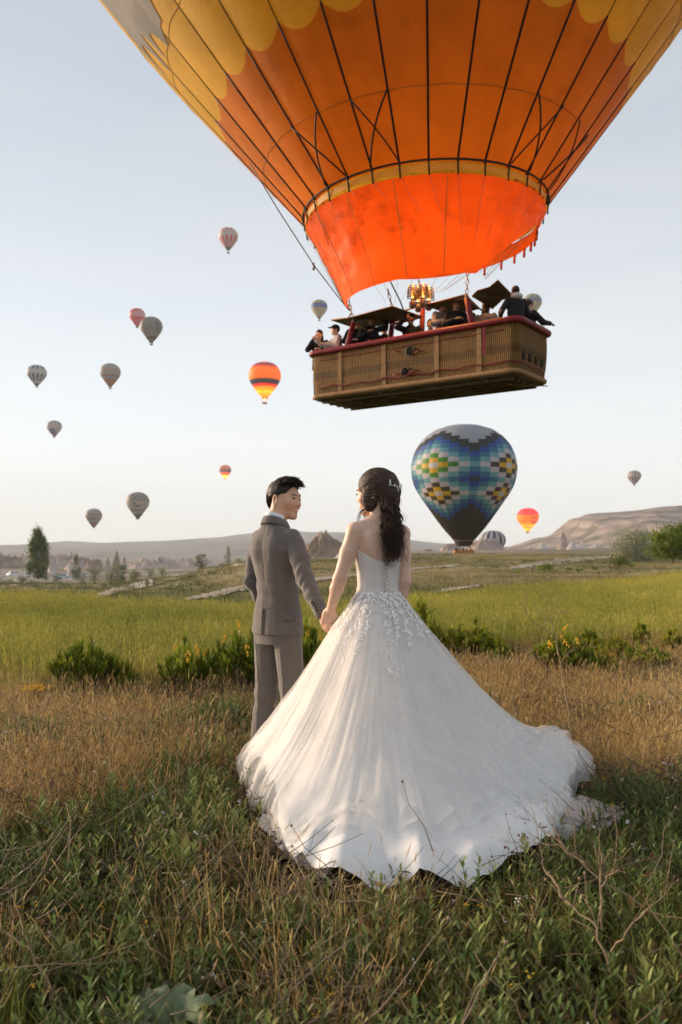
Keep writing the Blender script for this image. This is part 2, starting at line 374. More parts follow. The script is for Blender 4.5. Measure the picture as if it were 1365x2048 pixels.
for i, (px, w_, tp, Y) in enumerate([(1145, 30, 1080, 540), (1165, 40, 1083, 540), (1190, 36, 1088, 530), (1085, 44, 1085, 600), (1060, 30, 1090, 620), (1215, 40, 1092, 520), (1020, 50, 1093, 640)]):
    mound('tuff_cone', px, Y, w_, tp, m_tuff, [(0, 1), (.25, .8), (.7, .3), (1, 0), (1.2, -.1)], 11 + i, .2)
for i, (px, w_, tp, Y) in enumerate([(234, 22, 1099, 700), (249, 14, 1110, 690), (216, 16, 1111, 690), (143, 8, 1098, 900), (60, 110, 1106, 900), (120, 100, 1105, 950), (10, 90, 1106, 800), (165, 70, 1111, 700), (310, 110, 1113, 800), (190, 40, 1116, 650), (380, 120, 1114, 900)]):
    mound('tuff_cone', px, Y, w_, tp, m_pink if i % 3 else m_rock, [(0, 1), (.25, .85), (.6, .45), (1, 0), (1.2, -.1)] if w_ < 30 else [(0, .85), (.35, .8), (.7, .62), (.9, .3), (1.05, 0), (1.2, -.1)], 21 + i, .2 if w_ < 30 else .75)
for i, (px, w_, tp, Y) in enumerate([(106, 22, 1119, 400), (147, 26, 1117, 420), (88, 14, 1123, 390)]):
    mound('tuff_cone', px, Y, w_, tp, m_tuff, [(0, 1), (.5, .8), (.8, .4), (1, 0), (1.2, -.1)], 41 + i, .2)
# ================================================================== BALLOONS
PROF = np.array([(115, 0), (132, 20), (220, 120), (297, 220), (367, 320), (437, 420), (507, 520), (562, 620), (590, 720), (600, 810), (595, 870), (572, 970), (527, 1070), (450, 1165), (335, 1250), (190, 1298), (60, 1313), (1, 1315)], float) / 600
def arclen(pr, n):
    d = np.concatenate([[0], np.cumsum(np.hypot(*np.diff(pr, axis=0).T))])
    # smooth spline-ish resample
    s = np.linspace(0, d[-1], n); r = np.interp(s, d, pr[:, 0]); z = np.interp(s, d, pr[:, 1])
    for _ in range(3):
        r[1:-1] = (r[:-2] + 2 * r[1:-1] + r[2:]) / 4; z[1:-1] = (z[:-2] + 2 * z[1:-1] + z[2:]) / 4
    return s, r, z
def fabric(name, col=None, tr=.35, wr=.0, sc_=3., rough=.55):
    k = N(name); c = k.attr() if col is None else col
    n = k.noise(sc_, 6, 'Object')
    if col is None: c = k.mix(.25, c, k.ramp(n, [(.3, (.25, .25, .25)), (.7, (1, 1, 1))]), 'MULTIPLY')
    else: c = k.ramp(n, [(.3, tuple(x * .82 for x in col)), (.7, tuple(min(1, x * 1.12) for x in col))])
    sh = k.bsdf(c, rough, spec=.25, bump=n, bstr=.25, bdist=.05)
    return k.done(k.translucent(sh, c, tr))
m_env = fabric('balloon nylon', None, .30)
m_wick = None
def wicker_mat(name, s=1.0):
    k = N(name); tc_ = k.n('ShaderNodeTexCoord'); 
    w1 = k.n('ShaderNodeTexWave', wave_type='BANDS', bands_direction='X'); w1.inputs['Scale'].default_value = 7.5 * s; w1.inputs['Distortion'].default_value = .8; w1.inputs['Detail'].default_value = 1
    w2 = k.n('ShaderNodeTexWave', wave_type='BANDS', bands_direction='Z'); w2.inputs['Scale'].default_value = 14 * s; w2.inputs['Distortion'].default_value = 1.2; w2.inputs['Detail'].default_value = 1
    uv = k.n('ShaderNodeUVMap', uv_map='UVMap')
    sepm = k.n('ShaderNodeMapping'); k.l(uv.outputs[0], sepm.inputs[0]); k.l(sepm.outputs[0], w1.inputs[0])
    mp2 = k.n('ShaderNodeMapping'); mp2.inputs['Rotation'].default_value = (R(90), 0, 0); k.l(uv.outputs[0], mp2.inputs[0]); k.l(mp2.outputs[0], w2.inputs[0])
    h = k.math('MULTIPLY', w1.outputs['Fac'], w2.outputs['Fac']); h = k.math('ADD', k.math('MULTIPLY', h, .6), k.math('MULTIPLY', w1.outputs['Fac'], .5))
    n = k.noise(1.4, 5, 'Object'); n2 = k.noise(26, 4, 'Object')
    c = k.ramp(h, [(.0, (.060, .026, .007)), (.4, (.38, .19, .05)), (1, (.68, .38, .11))])
    c = k.mix(.6, c, k.ramp(n, [(.3, (.45, .42, .36)), (.7, (1, 1, 1))]), 'MULTIPLY'); c = k.mix(.35, c, k.ramp(n2, [(.3, (.5, .5, .5)), (.7, (1, 1, 1))]), 'MULTIPLY')
    sv = k.n('ShaderNodeSeparateXYZ'); k.l(uv.outputs[0], sv.inputs[0]); bnd = k.ramp(k.math('ADD', sv.outputs[1], k.math('MULTIPLY', n, .12)), [(.50, (1, 1, 1)), (.54, (.62, .60, .55)), (.66, (.62, .60, .55)), (.70, (1, 1, 1))])
    c = k.mix(1.0, c, bnd, 'MULTIPLY')
    return k.done(k.bsdf(c, .75, spec=.2, bump=h, bstr=1.0, bdist=.03))
m_wick = wicker_mat('wicker')
m_bask = simple('small wicker', (.30, .17, .08), .8, .3, 3)
m_cable = simple('steel cable', (.16, .15, .14), .5, .2, 5, metal=.3)
m_flame = None
def flame_mat(name, col, st):
    k = N(name); e = k.n('ShaderNodeEmission'); e.inputs[0].default_value = (*col, 1); e.inputs[1].default_value = st
    return k.done(e.outputs[0])
m_flame = flame_mat('burner flame', (1, .42, .07), 5.0)
def flame_lamp(name, loc, W, col, parent, rad_=.6):
    ld = bpy.data.lights.new(name, 'POINT'); ld.energy = W; ld.color = col; ld.shadow_soft_size = rad_
    o = bpy.data.objects.new(name, ld); C.objects.link(o); o.location = loc; o.parent = parent; return o
def small_balloon(px, py_top, py_bot, w_px, pat, label, group='balloons in the distant sky', lit=0, Rm=10.0, gores=24, yaw=0., Yd=None, tilt=(0., 0.), mat_=None, sub=3):
    Y = Yd or Rm * F / (w_px / 2); Rm = w_px / 2 / F * Y
    H = (py_bot - py_top) / F * Y; zt = CH + (HY - py_top) / F * Y; zb = zt - H          # basket bottom
    root = empty('hot_air_balloon', P(px, py_bot, Y), 0, label, 'balloon', group)
    bh = .115 * Rm; gap = H - 1315 / 600 * Rm - bh
    if gap < .05 * Rm: bh = .10 * Rm; gap = .16 * Rm
    ez = bh + gap; pz = (H - ez) / (1315 / 600)                                          # vertical scale of the envelope
    s, r, z = arclen(PROF, 40); s /= s[-1]
    nu = gores * sub; th = np.arange(nu) / nu * 2 * np.pi + yaw
    fr = (np.arange(nu) % sub) / sub; bul = 1 + .012 * np.sin(np.pi * fr)
    V = np.stack([np.outer(r, np.cos(th) * bul) * Rm, np.outer(r, np.sin(th) * bul) * Rm, np.outer(z, np.ones(nu)) * pz + ez], -1)
    V[..., 0] += (V[..., 2] - ez) * tilt[0]
    f = grid(nu, 40, True)
    o = obj('envelope', V.reshape(-1, 3), f, mat_ or m_env, root)
    cols = []
    for i in range(39):
        for j in range(nu):
            g = j // sub; a = (th[j] + math.pi / nu) ; cols.append(pat(g, (s[i] + s[i + 1]) / 2, math.atan2(math.sin(a + math.pi / 2), math.cos(a + math.pi / 2)), (z[i] + z[i + 1]) / 2 / z[-1]))
    fcol(o, cols)
    # mouth skirt
    v, ff = lathe([(r[0] * Rm * .99, ez), (r[0] * Rm * .9, ez - .05 * Rm), (r[0] * Rm * .86, ez - .09 * Rm)], 24)
    obj('skirt', v, ff, m_dark, root)
    bw = .19 * Rm
    v, ff = rbox(bw * 1.5, bw, bh, .02 * Rm); obj('basket', v + [0, 0, bh / 2], ff, m_bask, root)
    for sx in (-1, 1):
        for sy in (-1, 1):
            v, ff = tube([(sx * bw * .7, sy * bw * .45, bh * .9), (sx * r[0] * Rm * .68, sy * r[0] * Rm * .68, ez)], .004 * Rm, 4); obj('cable', v, ff, m_cable, root)
    v, ff = lathe([(.02 * Rm, bh * 1.2), (.03 * Rm, bh * 1.6), (.03 * Rm, bh * 1.9)], 8); obj('burner', v, ff, m_cable, root)
    if lit:
        v, ff = lathe([(.001, bh * 1.9), (.045 * Rm, bh * 2.1), (.05 * Rm, ez + .05 * Rm), (.03 * Rm, ez + .2 * Rm), (.001, ez + .34 * Rm)], 10); obj('flame', v, ff, m_flame, root)
        flame_lamp('flame_light', (0, 0, ez + .30 * Rm), lit, (1, .58, .16), root, .10 * Rm)
    return root
m_dark = simple('dark nomex', (.05, .04, .035), .8, .2, 4)
W_ = lin('c8c2ba'); GR = lin('a8a49e'); RED = lin('d8302a'); PNK = lin('d83050'); BLU = lin('3a5078'); NAV = lin('303a5c'); ORG = lin('e08428'); YEL = lin('d8b848'); BRN = lin('4a4038'); TAN = lin('8c6a48')
def banded(bands):                                # [(t_upper, colour)]
    def f(g, s, a, t):
        for u, c in bands:
            if t <= u: return c
        return bands[-1][1]
    return f
def p_red(g, s, a, t):
    if t < .07: return BRN
    if .52 < t < .78: return RED if (1.0 < a < 1.25 and t < .66) else (PNK if (abs(a + .25) < .3 and .66 < t < .70) else W_)
    return RED if g % 2 else W_
def p_red2(g, s, a, t):
    if .46 < t < .74 + .06 * math.sin(a * 2): return lin('d8a0a0')
    return RED if math.sin(a * 3 + t * 9) > -.3 else PNK
def p_brown(g, s, a, t):
    if t < .10: return lin('807038')
    if t < .18: return lin('58503c')
    if abs(a + .62) < .10: return lin('6a4c26')
    if abs(a - .85) < .28 and abs(t - .6) < .22 and (g + int(t * 18)) % 2: return lin('6a5c50')
    return lin('958f86')
def p_bluew(g, s, a, t):
    if t < .06: return BRN
    if (t > .74 and t < .93 or .18 < t < .50) and g % 2: return BLU
    return W_
def p_greyo(g, s, a, t):
    if t < .24: return lin('b87a38')
    if .66 < t < .70: return lin('c08040')
    if t < .42 and t > .36: return lin('a87848')
    if .48 < t < .60 and -.05 < a < .7 and (int(t * 40) % 2): return lin('a87a50')
    return GR
def p_wave(g, s, a, t):
    if t < .14: return lin('b04038')
    if t < .44 - .35 * (a + .1) ** 2: return lin('3c4486')
    if t > .80 + .05 * math.sin(a * 4): return lin('77728a') if t < .87 + .05 * math.sin(a * 4) else W_
    return lin('c2b2ae')
p_orange = banded([(.10, lin('e0502a')), (.27, ORG), (.33, lin('d8382c')), (.355, lin('c83030')), (.45, NAV), (.475, lin('787060')), (.80, ORG), (.86, lin('c04038')), (.92, lin('46568a')), (.94, lin('787070')), (1, ORG)])
def p_by(g, s, a, t):
    if t < .05: return lin('b04048')
    if .50 < t < .74: return lin('38549a')
    return YEL if g % 2 else lin('64788e') if t > .5 else (.36, .36, .33)
def p_by2(g, s, a, t):
    if .52 < t < .74: return lin('6a7c9a')
    return lin('d2b858') if g % 2 else lin('7288a8') if t > .5 else lin('98948a')
def p_tiny(g, s, a, t):
    if t < .2: return YEL
    if .42 < t < .68: return lin('4c3c50') if not (.5 < t < .58 and abs(a) < .6 and g % 2) else lin('907080')
    return ORG if g % 2 else lin('5a4654') if t > .5 else lin('c05028')
def p_diam(g, s, a, t):
    if t < .12: return BRN
    if .62 < t < .655 or .29 < t < .32: return lin('c0924a')
    if t > .655 or t < .29:
        return lin('6c645e') if (abs(math.sin(a * 6 + t * 17)) < .16 or abs(math.sin(a * 6 - t * 17)) < .16) else lin('aca49c')
    if abs(a + .12) < .08 and .5 < t < .57: return lin('4c4444')
    if -.25 < a < .45 and .41 < t < .45: return lin('7c6c64')
    return lin('bcb2aa')
def p_greyr(g, s, a, t):
    if t < .22: return lin('984a44')
    if .60 < t < .66: return lin('a06058')
    if .36 < t < .54 and abs(a) < .7 and int(t * 36) % 2: return lin('905a54')
    return lin('a09894')
def p_stripe(g, s, a, t):
    if t < .55 and t > .12 and g % 2: return lin('6c5c50')
    if t > .76 and g % 2: return lin('6c5c50')
    return lin('b8a89e')
p_cola = banded([(.10, lin('e86a30')), (.17, lin('e05a50')), (.66, lin('f09a2c')), (1, lin('d84a5c'))])
def p_navy(g, s, a, t): return NAV if g % 2 else W_
small_balloon(457, 456, 507, 39, p_red, 'red and white striped balloon highest in the sky, left of the orange envelope', yaw=.1)
small_balloon(275, 617, 656, 32, p_red2, 'red balloon with pale middle band, partly hidden behind the grey-brown balloon')
small_balloon(303, 634, 690, 45, p_brown, 'grey-brown balloon overlapping the smaller red balloon', Rm=9.0)
small_balloon(74, 730, 775, 39, p_bluew, 'white balloon with short blue stripes, farthest left in the sky', yaw=.05)
small_balloon(221, 727, 778, 41, p_greyo, 'grey balloon with orange base and thin orange bands')
small_balloon(109, 841, 876, 30, p_wave, 'pale balloon with blue patch and red tip near its mouth')
small_balloon(530, 724, 808, 65, p_orange, 'glowing orange balloon with blue and red bands, left of the wicker basket', lit=9000)
small_balloon(639, 600, 642, 33, p_by, 'blue and yellow balloon just left of the basket awnings', yaw=.1)
small_balloon(1065, 588, 637, 38, p_by2, 'blue and yellow balloon right of the man at the basket end', yaw=.2)
small_balloon(451, 930, 960, 24, p_tiny, 'tiny orange and purple balloon with glowing tip, left of the groom', lit=9000)
small_balloon(276, 984, 1039, 46, p_diam, 'white balloon with lattice crown and thin gold bands, low on the left')
small_balloon(188, 1017, 1056, 33, p_greyr, 'small grey balloon with dull red base, just above the left hills')
small_balloon(1269, 941, 972, 27, p_stripe, 'small pale balloon with brown stripes above the mesa')
cola = small_balloon(1056, 1016, 1067, 44, p_cola, 'pink and orange balloon with lettering beside the large checkered balloon', lit=8000)
small_balloon(986, 1061, 1119, 52, p_navy, 'white and navy striped balloon half hidden behind rocks', Yd=600, yaw=.1)
# lettering on the pink and orange balloon, wrapped onto its skin
def wrap_text(txt, parent, Rm, ez, pz, a0, t0, size, m):
    cu = bpy.data.curves.new('txt', 'FONT'); cu.body = txt; cu.size = size; cu.resolution_u = 3; cu.offset = .02 * size
    to = bpy.data.objects.new('txt', cu); C.objects.link(to); dg = bpy.context.evaluated_depsgraph_get(); dg.update()
    me = bpy.data.meshes.new_from_object(to.evaluated_get(dg)); bpy.data.objects.remove(to); bpy.data.curves.remove(cu)
    for v in me.vertices:
        zz = t0 + v.co.y; r = np.interp(zz, PROF[:, 1] * pz, PROF[:, 0] * Rm) * 1.016 + .06; a = a0 + v.co.x / r - math.pi / 2
        v.co = (r * math.cos(a), r * math.sin(a), ez + zz)
    return obj('lettering', me, None, m, parent)
_Yc = 10 * F / 22; _H = 51 / F * _Yc; _ez = _H - 1315 / 600 * 10
_bh = 1.15; _gap = _H - 21.9 - _bh
if _gap < .5: _bh, _gap = 1.0, 1.6
_pz = (_H - _bh - _gap) / (1315 / 600)
m_let = simple('purple lettering', lin('6a4450'), .6, .1, 2)
m_let2 = simple('blue lettering', lin('5a7a96'), .6, .1, 2)
wrap_text('col', cola, 10, _bh + _gap, _pz, .10, 10.2, 5.6, m_let)
wrap_text('a', cola, 10, _bh + _gap, _pz, .92, 10.2, 5.6, m_let2)
wrap_text('tour', cola, 10, _bh + _gap, _pz, .10, 6.6, 4.9, m_let)
# ------------------------------------------------------------------ the large checkered balloon
def checkered():
    Y = 152.0; Rm = 105 / F * Y; root = empty('hot_air_balloon', P(928, 1112, Y), 0, 'large checkered balloon in blue, white and yellow patches, low above the far meadow', 'balloon')
    sc_ = lambda p: (1112 - p) / F * Y
    ez = sc_(1081); H = sc_(850) - ez; pz = H / (1315 / 600)
    gores = 32; s, r, z = arclen(PROF, 200)
    row0 = (1370 - 310) / 600; rowh = 54.4 / 600
    # arclength rows measured from the centre of row 4 at the widest girth
    i4 = np.argmin(np.abs(z - (1370 - 557) / 600)); s4 = s[i4]
    edge = lambda rw: s4 - (rw - 4.5 - .0) * rowh * 1.0                  # upper edge of row rw
    cols_ = {0: lin('c9c9cc'), 1: lin('d9ac28'), 3: lin('c4bcbe'), 4: lin('6fa3ac'), 5: lin('3f7690'), 6: lin('34509c'), 7: lin('3a3f3e'), 8: lin('3a3633')}
    fl = {(-4, 4): lin('4a8a2c'), (-4, 10): lin('4c4228'), (4, 4): lin('43382e'), (4, 10): lin('5a3a4c')}
    def colour(c, rw):
        dc = min(abs(abs(c) - 4), 99); base = -4 if c < 0 else 4
        if abs(c) > 8: dc = abs(abs(c) - 12); base = 12
        dr4, dr10 = abs(rw - 4), abs(rw - 10); d = dc + min(dr4, dr10)
        if rw > 10 and d >= 7: return lin('3a3022')
        if rw < 4 and d >= 9: return lin('a9aaaf')
        if d == 2: return fl.get((base, 4 if dr4 <= dr10 else 10), lin('43382e'))
        return cols_.get(d, cols_[8])
    mats = {}
    def cm(c):
        k_ = tuple(round(x, 3) for x in c)
        if k_ not in mats: mats[k_] = fabric('panel nylon', c, .28, sc_=.5)
        return mats[k_]
    ri = lambda sv: (np.interp(sv, s, r), np.interp(sv, s, z))
    da = 2 * math.pi / gores
    rows = list(range(-9, 24)); env_v, env_f, env_c = [], [], []
    env = obj('envelope', mesh('envelope', [(0, 0, ez + .1), (.01, 0, ez + .1), (0, .01, ez + .1)], [(0, 1, 2)]), None, None, root)
    for rw in rows:
        su, sl = edge(rw), edge(rw + 1)
        if su <= 0 or sl >= s[-1]: continue
        sl = max(sl, 0); su = min(su, s[-1] - 1e-4)
        nu, nv = 5, 4; V = []
        for b in range(nv):
            q = b / (nv - 1); rr, zz = ri(sl + (su - sl) * q)
            for a in range(nu):
                t = a / (nu - 1); an = (t - .5) * da
                bu = .035 * math.sin(math.pi * t) * rr * da
                V.append(((rr + bu) * Rm * math.cos(an), (rr + bu) * Rm * math.sin(an), zz * pz + ez))
        V = np.array(V); Fq = grid(nu, nv); me_by = {}
        for c in range(-16, 16):
            col = colour(c, rw); ang_ = -math.pi / 2 + c * da + .06
            if -6 <= c <= 6 and -3 <= rw <= 14 and col != lin('a9aaaf'):
                key = tuple(col)
                if key not in me_by:
                    me = mesh('panel', V, Fq); me.materials.append(cm(col)); me_by[key] = me
                o = bpy.data.objects.new('panel', me_by[key]); C.objects.link(o); o.parent = env; o.rotation_euler = (0, 0, ang_)
            else:
                ca, sa = math.cos(ang_), math.sin(ang_); n0 = len(env_v)
                env_v += [(x * ca - y * sa, x * sa + y * ca, z_) for x, y, z_ in V]; env_f += [tuple(i + n0 for i in q) for q in Fq]; env_c += [col] * len(Fq)
    old = env.data; env.data = mesh('envelope', env_v, env_f); env.data.materials.append(m_env); bpy.data.meshes.remove(old); fcol(env, env_c)
    m_tape = simple('grey tape', lin('5a5448'), .7, .1, 3)
    for c in range(-8, 8):                                              # load tapes down the dark cone
        a = -math.pi / 2 + (c + .5) * da + .06
        pts = [((ri(q)[0] + .004) * Rm * math.cos(a), (ri(q)[0] + .004) * Rm * math.sin(a), ri(q)[1] * pz + ez) for q in np.linspace(0, edge(12), 10)]
        v, f = tube(pts, .035, 4); obj('load_tape', v, f, m_tape, root)
    r0 = ri(0)[0] * Rm
    v, f = tube([(r0 * math.cos(a), r0 * math.sin(a), ez + .02) for a in np.linspace(0, 2 * math.pi, 33)], .11, 5); obj('mouth_band', v, f, simple('tan band', lin('8a6a48'), .7, .1, 3), root)
    v, f = lathe([(r0 * .98, ez), (r0 * .90, ez - .45), (r0 * .68, ez - 1.0)], 28); obj('scoop', v, f, m_dark, root)
    bw, bd, bh = sc_(0) * 0 + 3.5, 1.6, 1.05
    bk = obj('basket', *[q + [0, 0, bh / 2] if i == 0 else q for i, q in enumerate(rbox(bw, bd, bh, .08))], simple('checkered basket wicker', lin('b07a3c'), .8, .3, 4), root)
    for sx in (-1, 1):
        for sy in (-1, 1):
            v, f = tube([(sx * bw * .46, sy * bd * .45, bh), (sx * r0 * .6, sy * r0 * .6, ez - .6)], .025, 4); obj('cable', v, f, m_cable, root)
            v, f = tube([(sx * .3, sy * .2, bh + .7), (sx * .3, sy * .2, bh + 1.15)], .13, 8); obj('burner', v, f, m_cable, root)
    v, f = tube([(-.9, 0, bh + .7), (.9, 0, bh + .7)], .05, 5); obj('burner_frame', v, f, m_cable, root)
    return root, bh
checker, _cbh = checkered()
# ------------------------------------------------------------------ the near balloon, flying over the couple
HB = Vector((1.82, 18.6, 4.71)); hero = empty('hot_air_balloon', HB, 0, 'huge yellow and orange balloon overhead with long wicker basket', 'balloon')
MZ = CH + 7.35 - HB.z; TILT = .045; NG = 30; MR = 2.6
HP = np.array([(2.6, 0), (3.45, 1.02), (4.3, 2.05), (5.15, 3.08), (6.0, 4.12), (7.5, 6.2), (8.9, 8.6), (9.9, 11.2), (10.4, 14), (10.1, 16.6), (8.7, 19.2), (6.0, 21.1), (3, 22.0), (.02, 22.3)], float)
def hr(z): return np.interp(z, HP[:, 1], HP[:, 0])
def ht(x, y, z):                                   # tilt the envelope about its mouth
    ct, st = math.cos(TILT), math.sin(TILT)
    return (x * ct - z * st, y, MZ + x * st + z * ct)
def hp(a, z, dr=0.): r = float(hr(z)) + dr; return ht(r * math.cos(a), r * math.sin(a), z)
def hero_fabric(name, c, tr, st):
    k = N(name); n = k.noise(1.1, 6, 'Object', .6); n2 = k.noise(9, 5, 'Object', .6, .8)
    cc = k.ramp(n, [(.3, tuple(x * .8 for x in c)), (.7, tuple(min(1, x * 1.1) for x in c))])
    if st: cc = k.mix(k.ramp(k.noise(1.7, 7, 'Object', .7), [(.54, (0, 0, 0)), (.72, (st, st, st))]), cc, tuple(x * .25 for x in c))
    sh = k.bsdf(cc, .6, spec=.25, bump=n2, bstr=.25, bdist=.03)
    return k.done(k.translucent(sh, cc, tr))
m_horg = hero_fabric('orange nylon', (.58, .185, .012), .38, .24)
m_hyel = hero_fabric('golden nylon', (.68, .43, .045), .42, .0)
m_hgry = hero_fabric('grey nylon', (.26, .25, .24), .3, 0)
m_scoop = hero_fabric('scorched orange nomex', (.62, .105, .008), .44, .75)
m_tape = simple('black webbing', (.012, .011, .010), .7, .2, 8)
m_tapey = simple('tan webbing', (.30, .20, .05), .7, .2, 8)
env = empty('envelope', (0, 0, 0)); env.parent = hero
ZB = 2.14; dag = 2 * math.pi / NG
for g in range(NG):
    a0 = g * dag + .04
    zlow = np.linspace(0, 1, 10); 
    for part_, nm, mt in ((0, 'gore', m_horg), (1, 'gore', m_hyel)):
        nu = 8; nv = 12 if part_ == 0 else 34; V = []
        for j in range(nv):
            q = j / (nv - 1)
            for i in range(nu):
                t = i / (nu - 1); zb = ZB + .10 - .22 * (1 - (2 * t - 1) ** 2)
                z = zb * q if part_ == 0 else zb + (22.28 - zb) * q
                bu = .045 * math.sin(math.pi * t) * float(hr(z)) * dag * min(1, z / .4 + .2)
                V.append(hp(a0 + t * dag, z, bu))
        o = obj(nm, V, grid(nu, nv), mt, env)
        am = math.degrees(a0 + dag / 2) % 360
    a = a0
    for nm, z0, z1, rr, mt in (('load_tape', 0, ZB + .10, .022, m_tape), ('load_tape', ZB + .10, 21.5, .014, m_tapey)):
        v, f = tube([hp(a, z, .005) for z in np.linspace(z0, z1, 8 if z0 == 0 else 24)], rr, 5); obj(nm, v, f, mt, env)
# grey flame-edged emblem on the left of the golden cloth
def emblem(a_lo, a_hi, z_lo, z_hi):
    V = []; nu, nv = 60, 30
    for j in range(nv):
        for i in range(nu):
            t = i / (nu - 1); q = j / (nv - 1); a = a_lo + (a_hi - a_lo) * t
            zl = z_lo + .9 * abs(math.sin(t * 17)) ** .7 * (.6 + .4 * math.sin(t * 5 + 1)) + 1.2 * (max(0, t - .55) / .45) ** 2
            z = zl + (z_hi - zl) * q; tt = ((a - .04) / dag) % 1.0
            V.append(hp(a, z, .045 * math.sin(math.pi * tt) * float(hr(z)) * dag + .02))
    obj('emblem', V, grid(nu, nv), m_hgry, env)
emblem(R(176), R(206), 3.2, 6.5)
# horizontal seam, mouth band and mouth cable
def ring(nm, z, dr, rr, mt, par, k=6, z2=None):
    v, f = tube([hp(a, z, dr) for a in np.linspace(0, 2 * math.pi, 121)], rr, k); return obj(nm, v, f, mt, par)
def seam(z):
    pts = []
    for a in np.linspace(0, 2 * math.pi, 361):
        tt = ((a - .04) / dag) % 1.0; pts.append(hp(a, z, .045 * math.sin(math.pi * tt) * float(hr(z)) * dag + .004))
    v, f = tube(pts, .007, 4); obj('seam', v, f, m_seamo, env)
m_seamo = simple('orange seam thread', (.34, .15, .02), .7, .2, 8)
for z in (1.0, 3.3, 4.7, 6.4): seam(z)
ring('mouth_cable', .03, .03, .022, m_tape, env)
V = [hp(a, z, .012) for z in (-.03, -.09, -.16) for a in np.linspace(0, 2 * math.pi, 120, endpoint=False)]
obj('mouth_band', V, grid(120, 3, True), hero_fabric('dull gold band', (.42, .24, .03), .25, .3), env)
for g in range(NG):
    a = g * dag + .04; v, f = tube([hp(a, .06, .03), hp(a, -.1, .035), hp(a, -.24, .02)], .018, 5); obj('tie', v, f, m_tape, env)
for a_c in (-145, -112, -62, -28):                 # crossed bracing straps
    g = round((R(a_c) - .04) / dag); a = g * dag + .04
    for s_ in (0, 1):
        p0 = hp(a + (1.0 if s_ else 0) * dag, .05, .09); p1 = hp(a + (-.0 if s_ else 2.0) * dag, .95, .12)
        p1 = hp(a + (0 if s_ else 1.0) * dag * 1.0, 1.0, .10)
        pm = [hp(a + ((1 - q) if s_ else q) * dag, .05 + .95 * q, .07 + .08 * math.sin(math.pi * q)) for q in np.linspace(0, 1, 7)]
        v, f = tube(pm, .018, 4); obj('brace_strap', v, f, m_tape, env)
# scoop: long on the near side, cut up to a short skirt on the right and far side
def drop(a):
    d = math.degrees(a) % 360
    if 160 <= d <= 296: return 1.62 + .05 * math.sin((d - 160) / 136 * math.pi)
    if 296 < d < 338: return 1.62 - 1.22 * (d - 296) / 42
    if 130 < d < 160: return .4 + 1.22 * (d - 130) / 30
    return .40
nu, nv = 240, 22; V = []
for j in range(nv):
    q = j / (nv - 1)
    for i in range(nu):
        a = i / nu * 2 * math.pi; d = drop(a); tt = ((a - .04) / dag * .5) % 1.0
        zz = -.2 - (d - .0) * q; r = MR - .02 - .47 * (d * q) - .05 * math.sin(math.pi * q) * (d / 1.85) - .05 * math.sin(math.pi * tt) * math.sin(math.pi * min(1, q * 1.2)) 
        wr = .040 * float(fbm(a * 7, q * 22 * d / 1.8, 1, 3)) + .05 * float(fbm(a * 3, q * 3, 3, 2)); wr *= math.sin(math.pi * min(1, q * 1.05)) + .2
        r += wr
        x, y, z_ = ht(r * math.cos(a), r * math.sin(a), zz); V.append((x, y, z_))
scoop = obj('scoop', V, grid(nu, nv, True), m_scoop, hero)
for d in (342, 350, 358, 6, 15, 25, 36, 48):
    a = R(d); r = MR - .02 - .47 * .4
    v, f = tube([ht(r * math.cos(a), r * math.sin(a), -.58), ht((r - .02) * math.cos(a), (r - .02) * math.sin(a), -.68), ht((r - .03) * math.cos(a), (r - .03) * math.sin(a), -.78)], .03, 5); obj('skirt_tab', v, f, m_scoop, scoop)
for d in (182, 205, 228, 251, 274):                # vertical seams of the scoop
    a = R(d); pts = []
    for q in np.linspace(0.02, 1, 12):
        dd = drop(a); r = MR + .012 - .47 * dd * q - .05 * math.sin(math.pi * q) * dd / 1.85; pts.append(ht(r * math.cos(a), r * math.sin(a), -.2 - dd * q))
    v, f = tube(pts, .009, 4); obj('seam', v, f, m_tapey, scoop)
# ---- basket (long axis e1, short axis e2)
e1 = np.array([.809, -.588, 0]); e2 = np.array([.588, .809, 0]); BL, BW, BH = 5.1, 1.55, 1.06
def bl(u, v_, z): return tuple(e1 * u + e2 * v_ + np.array([0, 0, z]))     # basket coordinates -> local
def rrect(L_, W2, rc, n=9):
    pts = []
    for cx, cy_, a0 in ((L_/2 - rc, W2/2 - rc, 0), (-L_/2 + rc, W2/2 - rc, 90), (-L_/2 + rc, -W2/2 + rc, 180), (L_/2 - rc, -W2/2 + rc, 270)):
        for i in range(n): a = R(a0 + 90 * i / (n - 1)); pts.append((cx + rc * math.cos(a), cy_ + rc * math.sin(a)))
    out = []
    m_ = len(pts)
    for i in range(m_):
        p, q = pts[i], pts[(i + 1) % m_]; d = math.dist(p, q); k_ = max(1, int(d / .12))
        for j in range(k_): out.append((p[0] + (q[0] - p[0]) * j / k_, p[1] + (q[1] - p[1]) * j / k_))
    return out
basket = empty('basket', (0, 0, 0)); basket.parent = hero
rr_ = rrect(BL, BW, .17); per = [0]
for i in range(len(rr_)): per.append(per[-1] + math.dist(rr_[i], rr_[(i + 1) % len(rr_)]))
nb = len(rr_); zs = np.linspace(.10, BH, 12); V = []; UV = []
for z in zs:
    t = (z - .1) / (BH - .1); off = 1 + .012 * math.sin(math.pi * t) - .02 * (1 - t)
    for i in range(nb + 1): x, y = rr_[i % nb]; V.append(bl(x * off, y * off * 1.0, z)); UV.append((per[i], z))
wall = obj('wicker_wall', V, grid(nb + 1, len(zs)), m_wick, basket)
uvl = wall.data.uv_layers.new(name='UVMap'); li = np.zeros(len(wall.data.loops), np.int32); wall.data.loops.foreach_get('vertex_index', li); uvl.data.foreach_set('uv', np.array(UV)[li].ravel())
V = [];
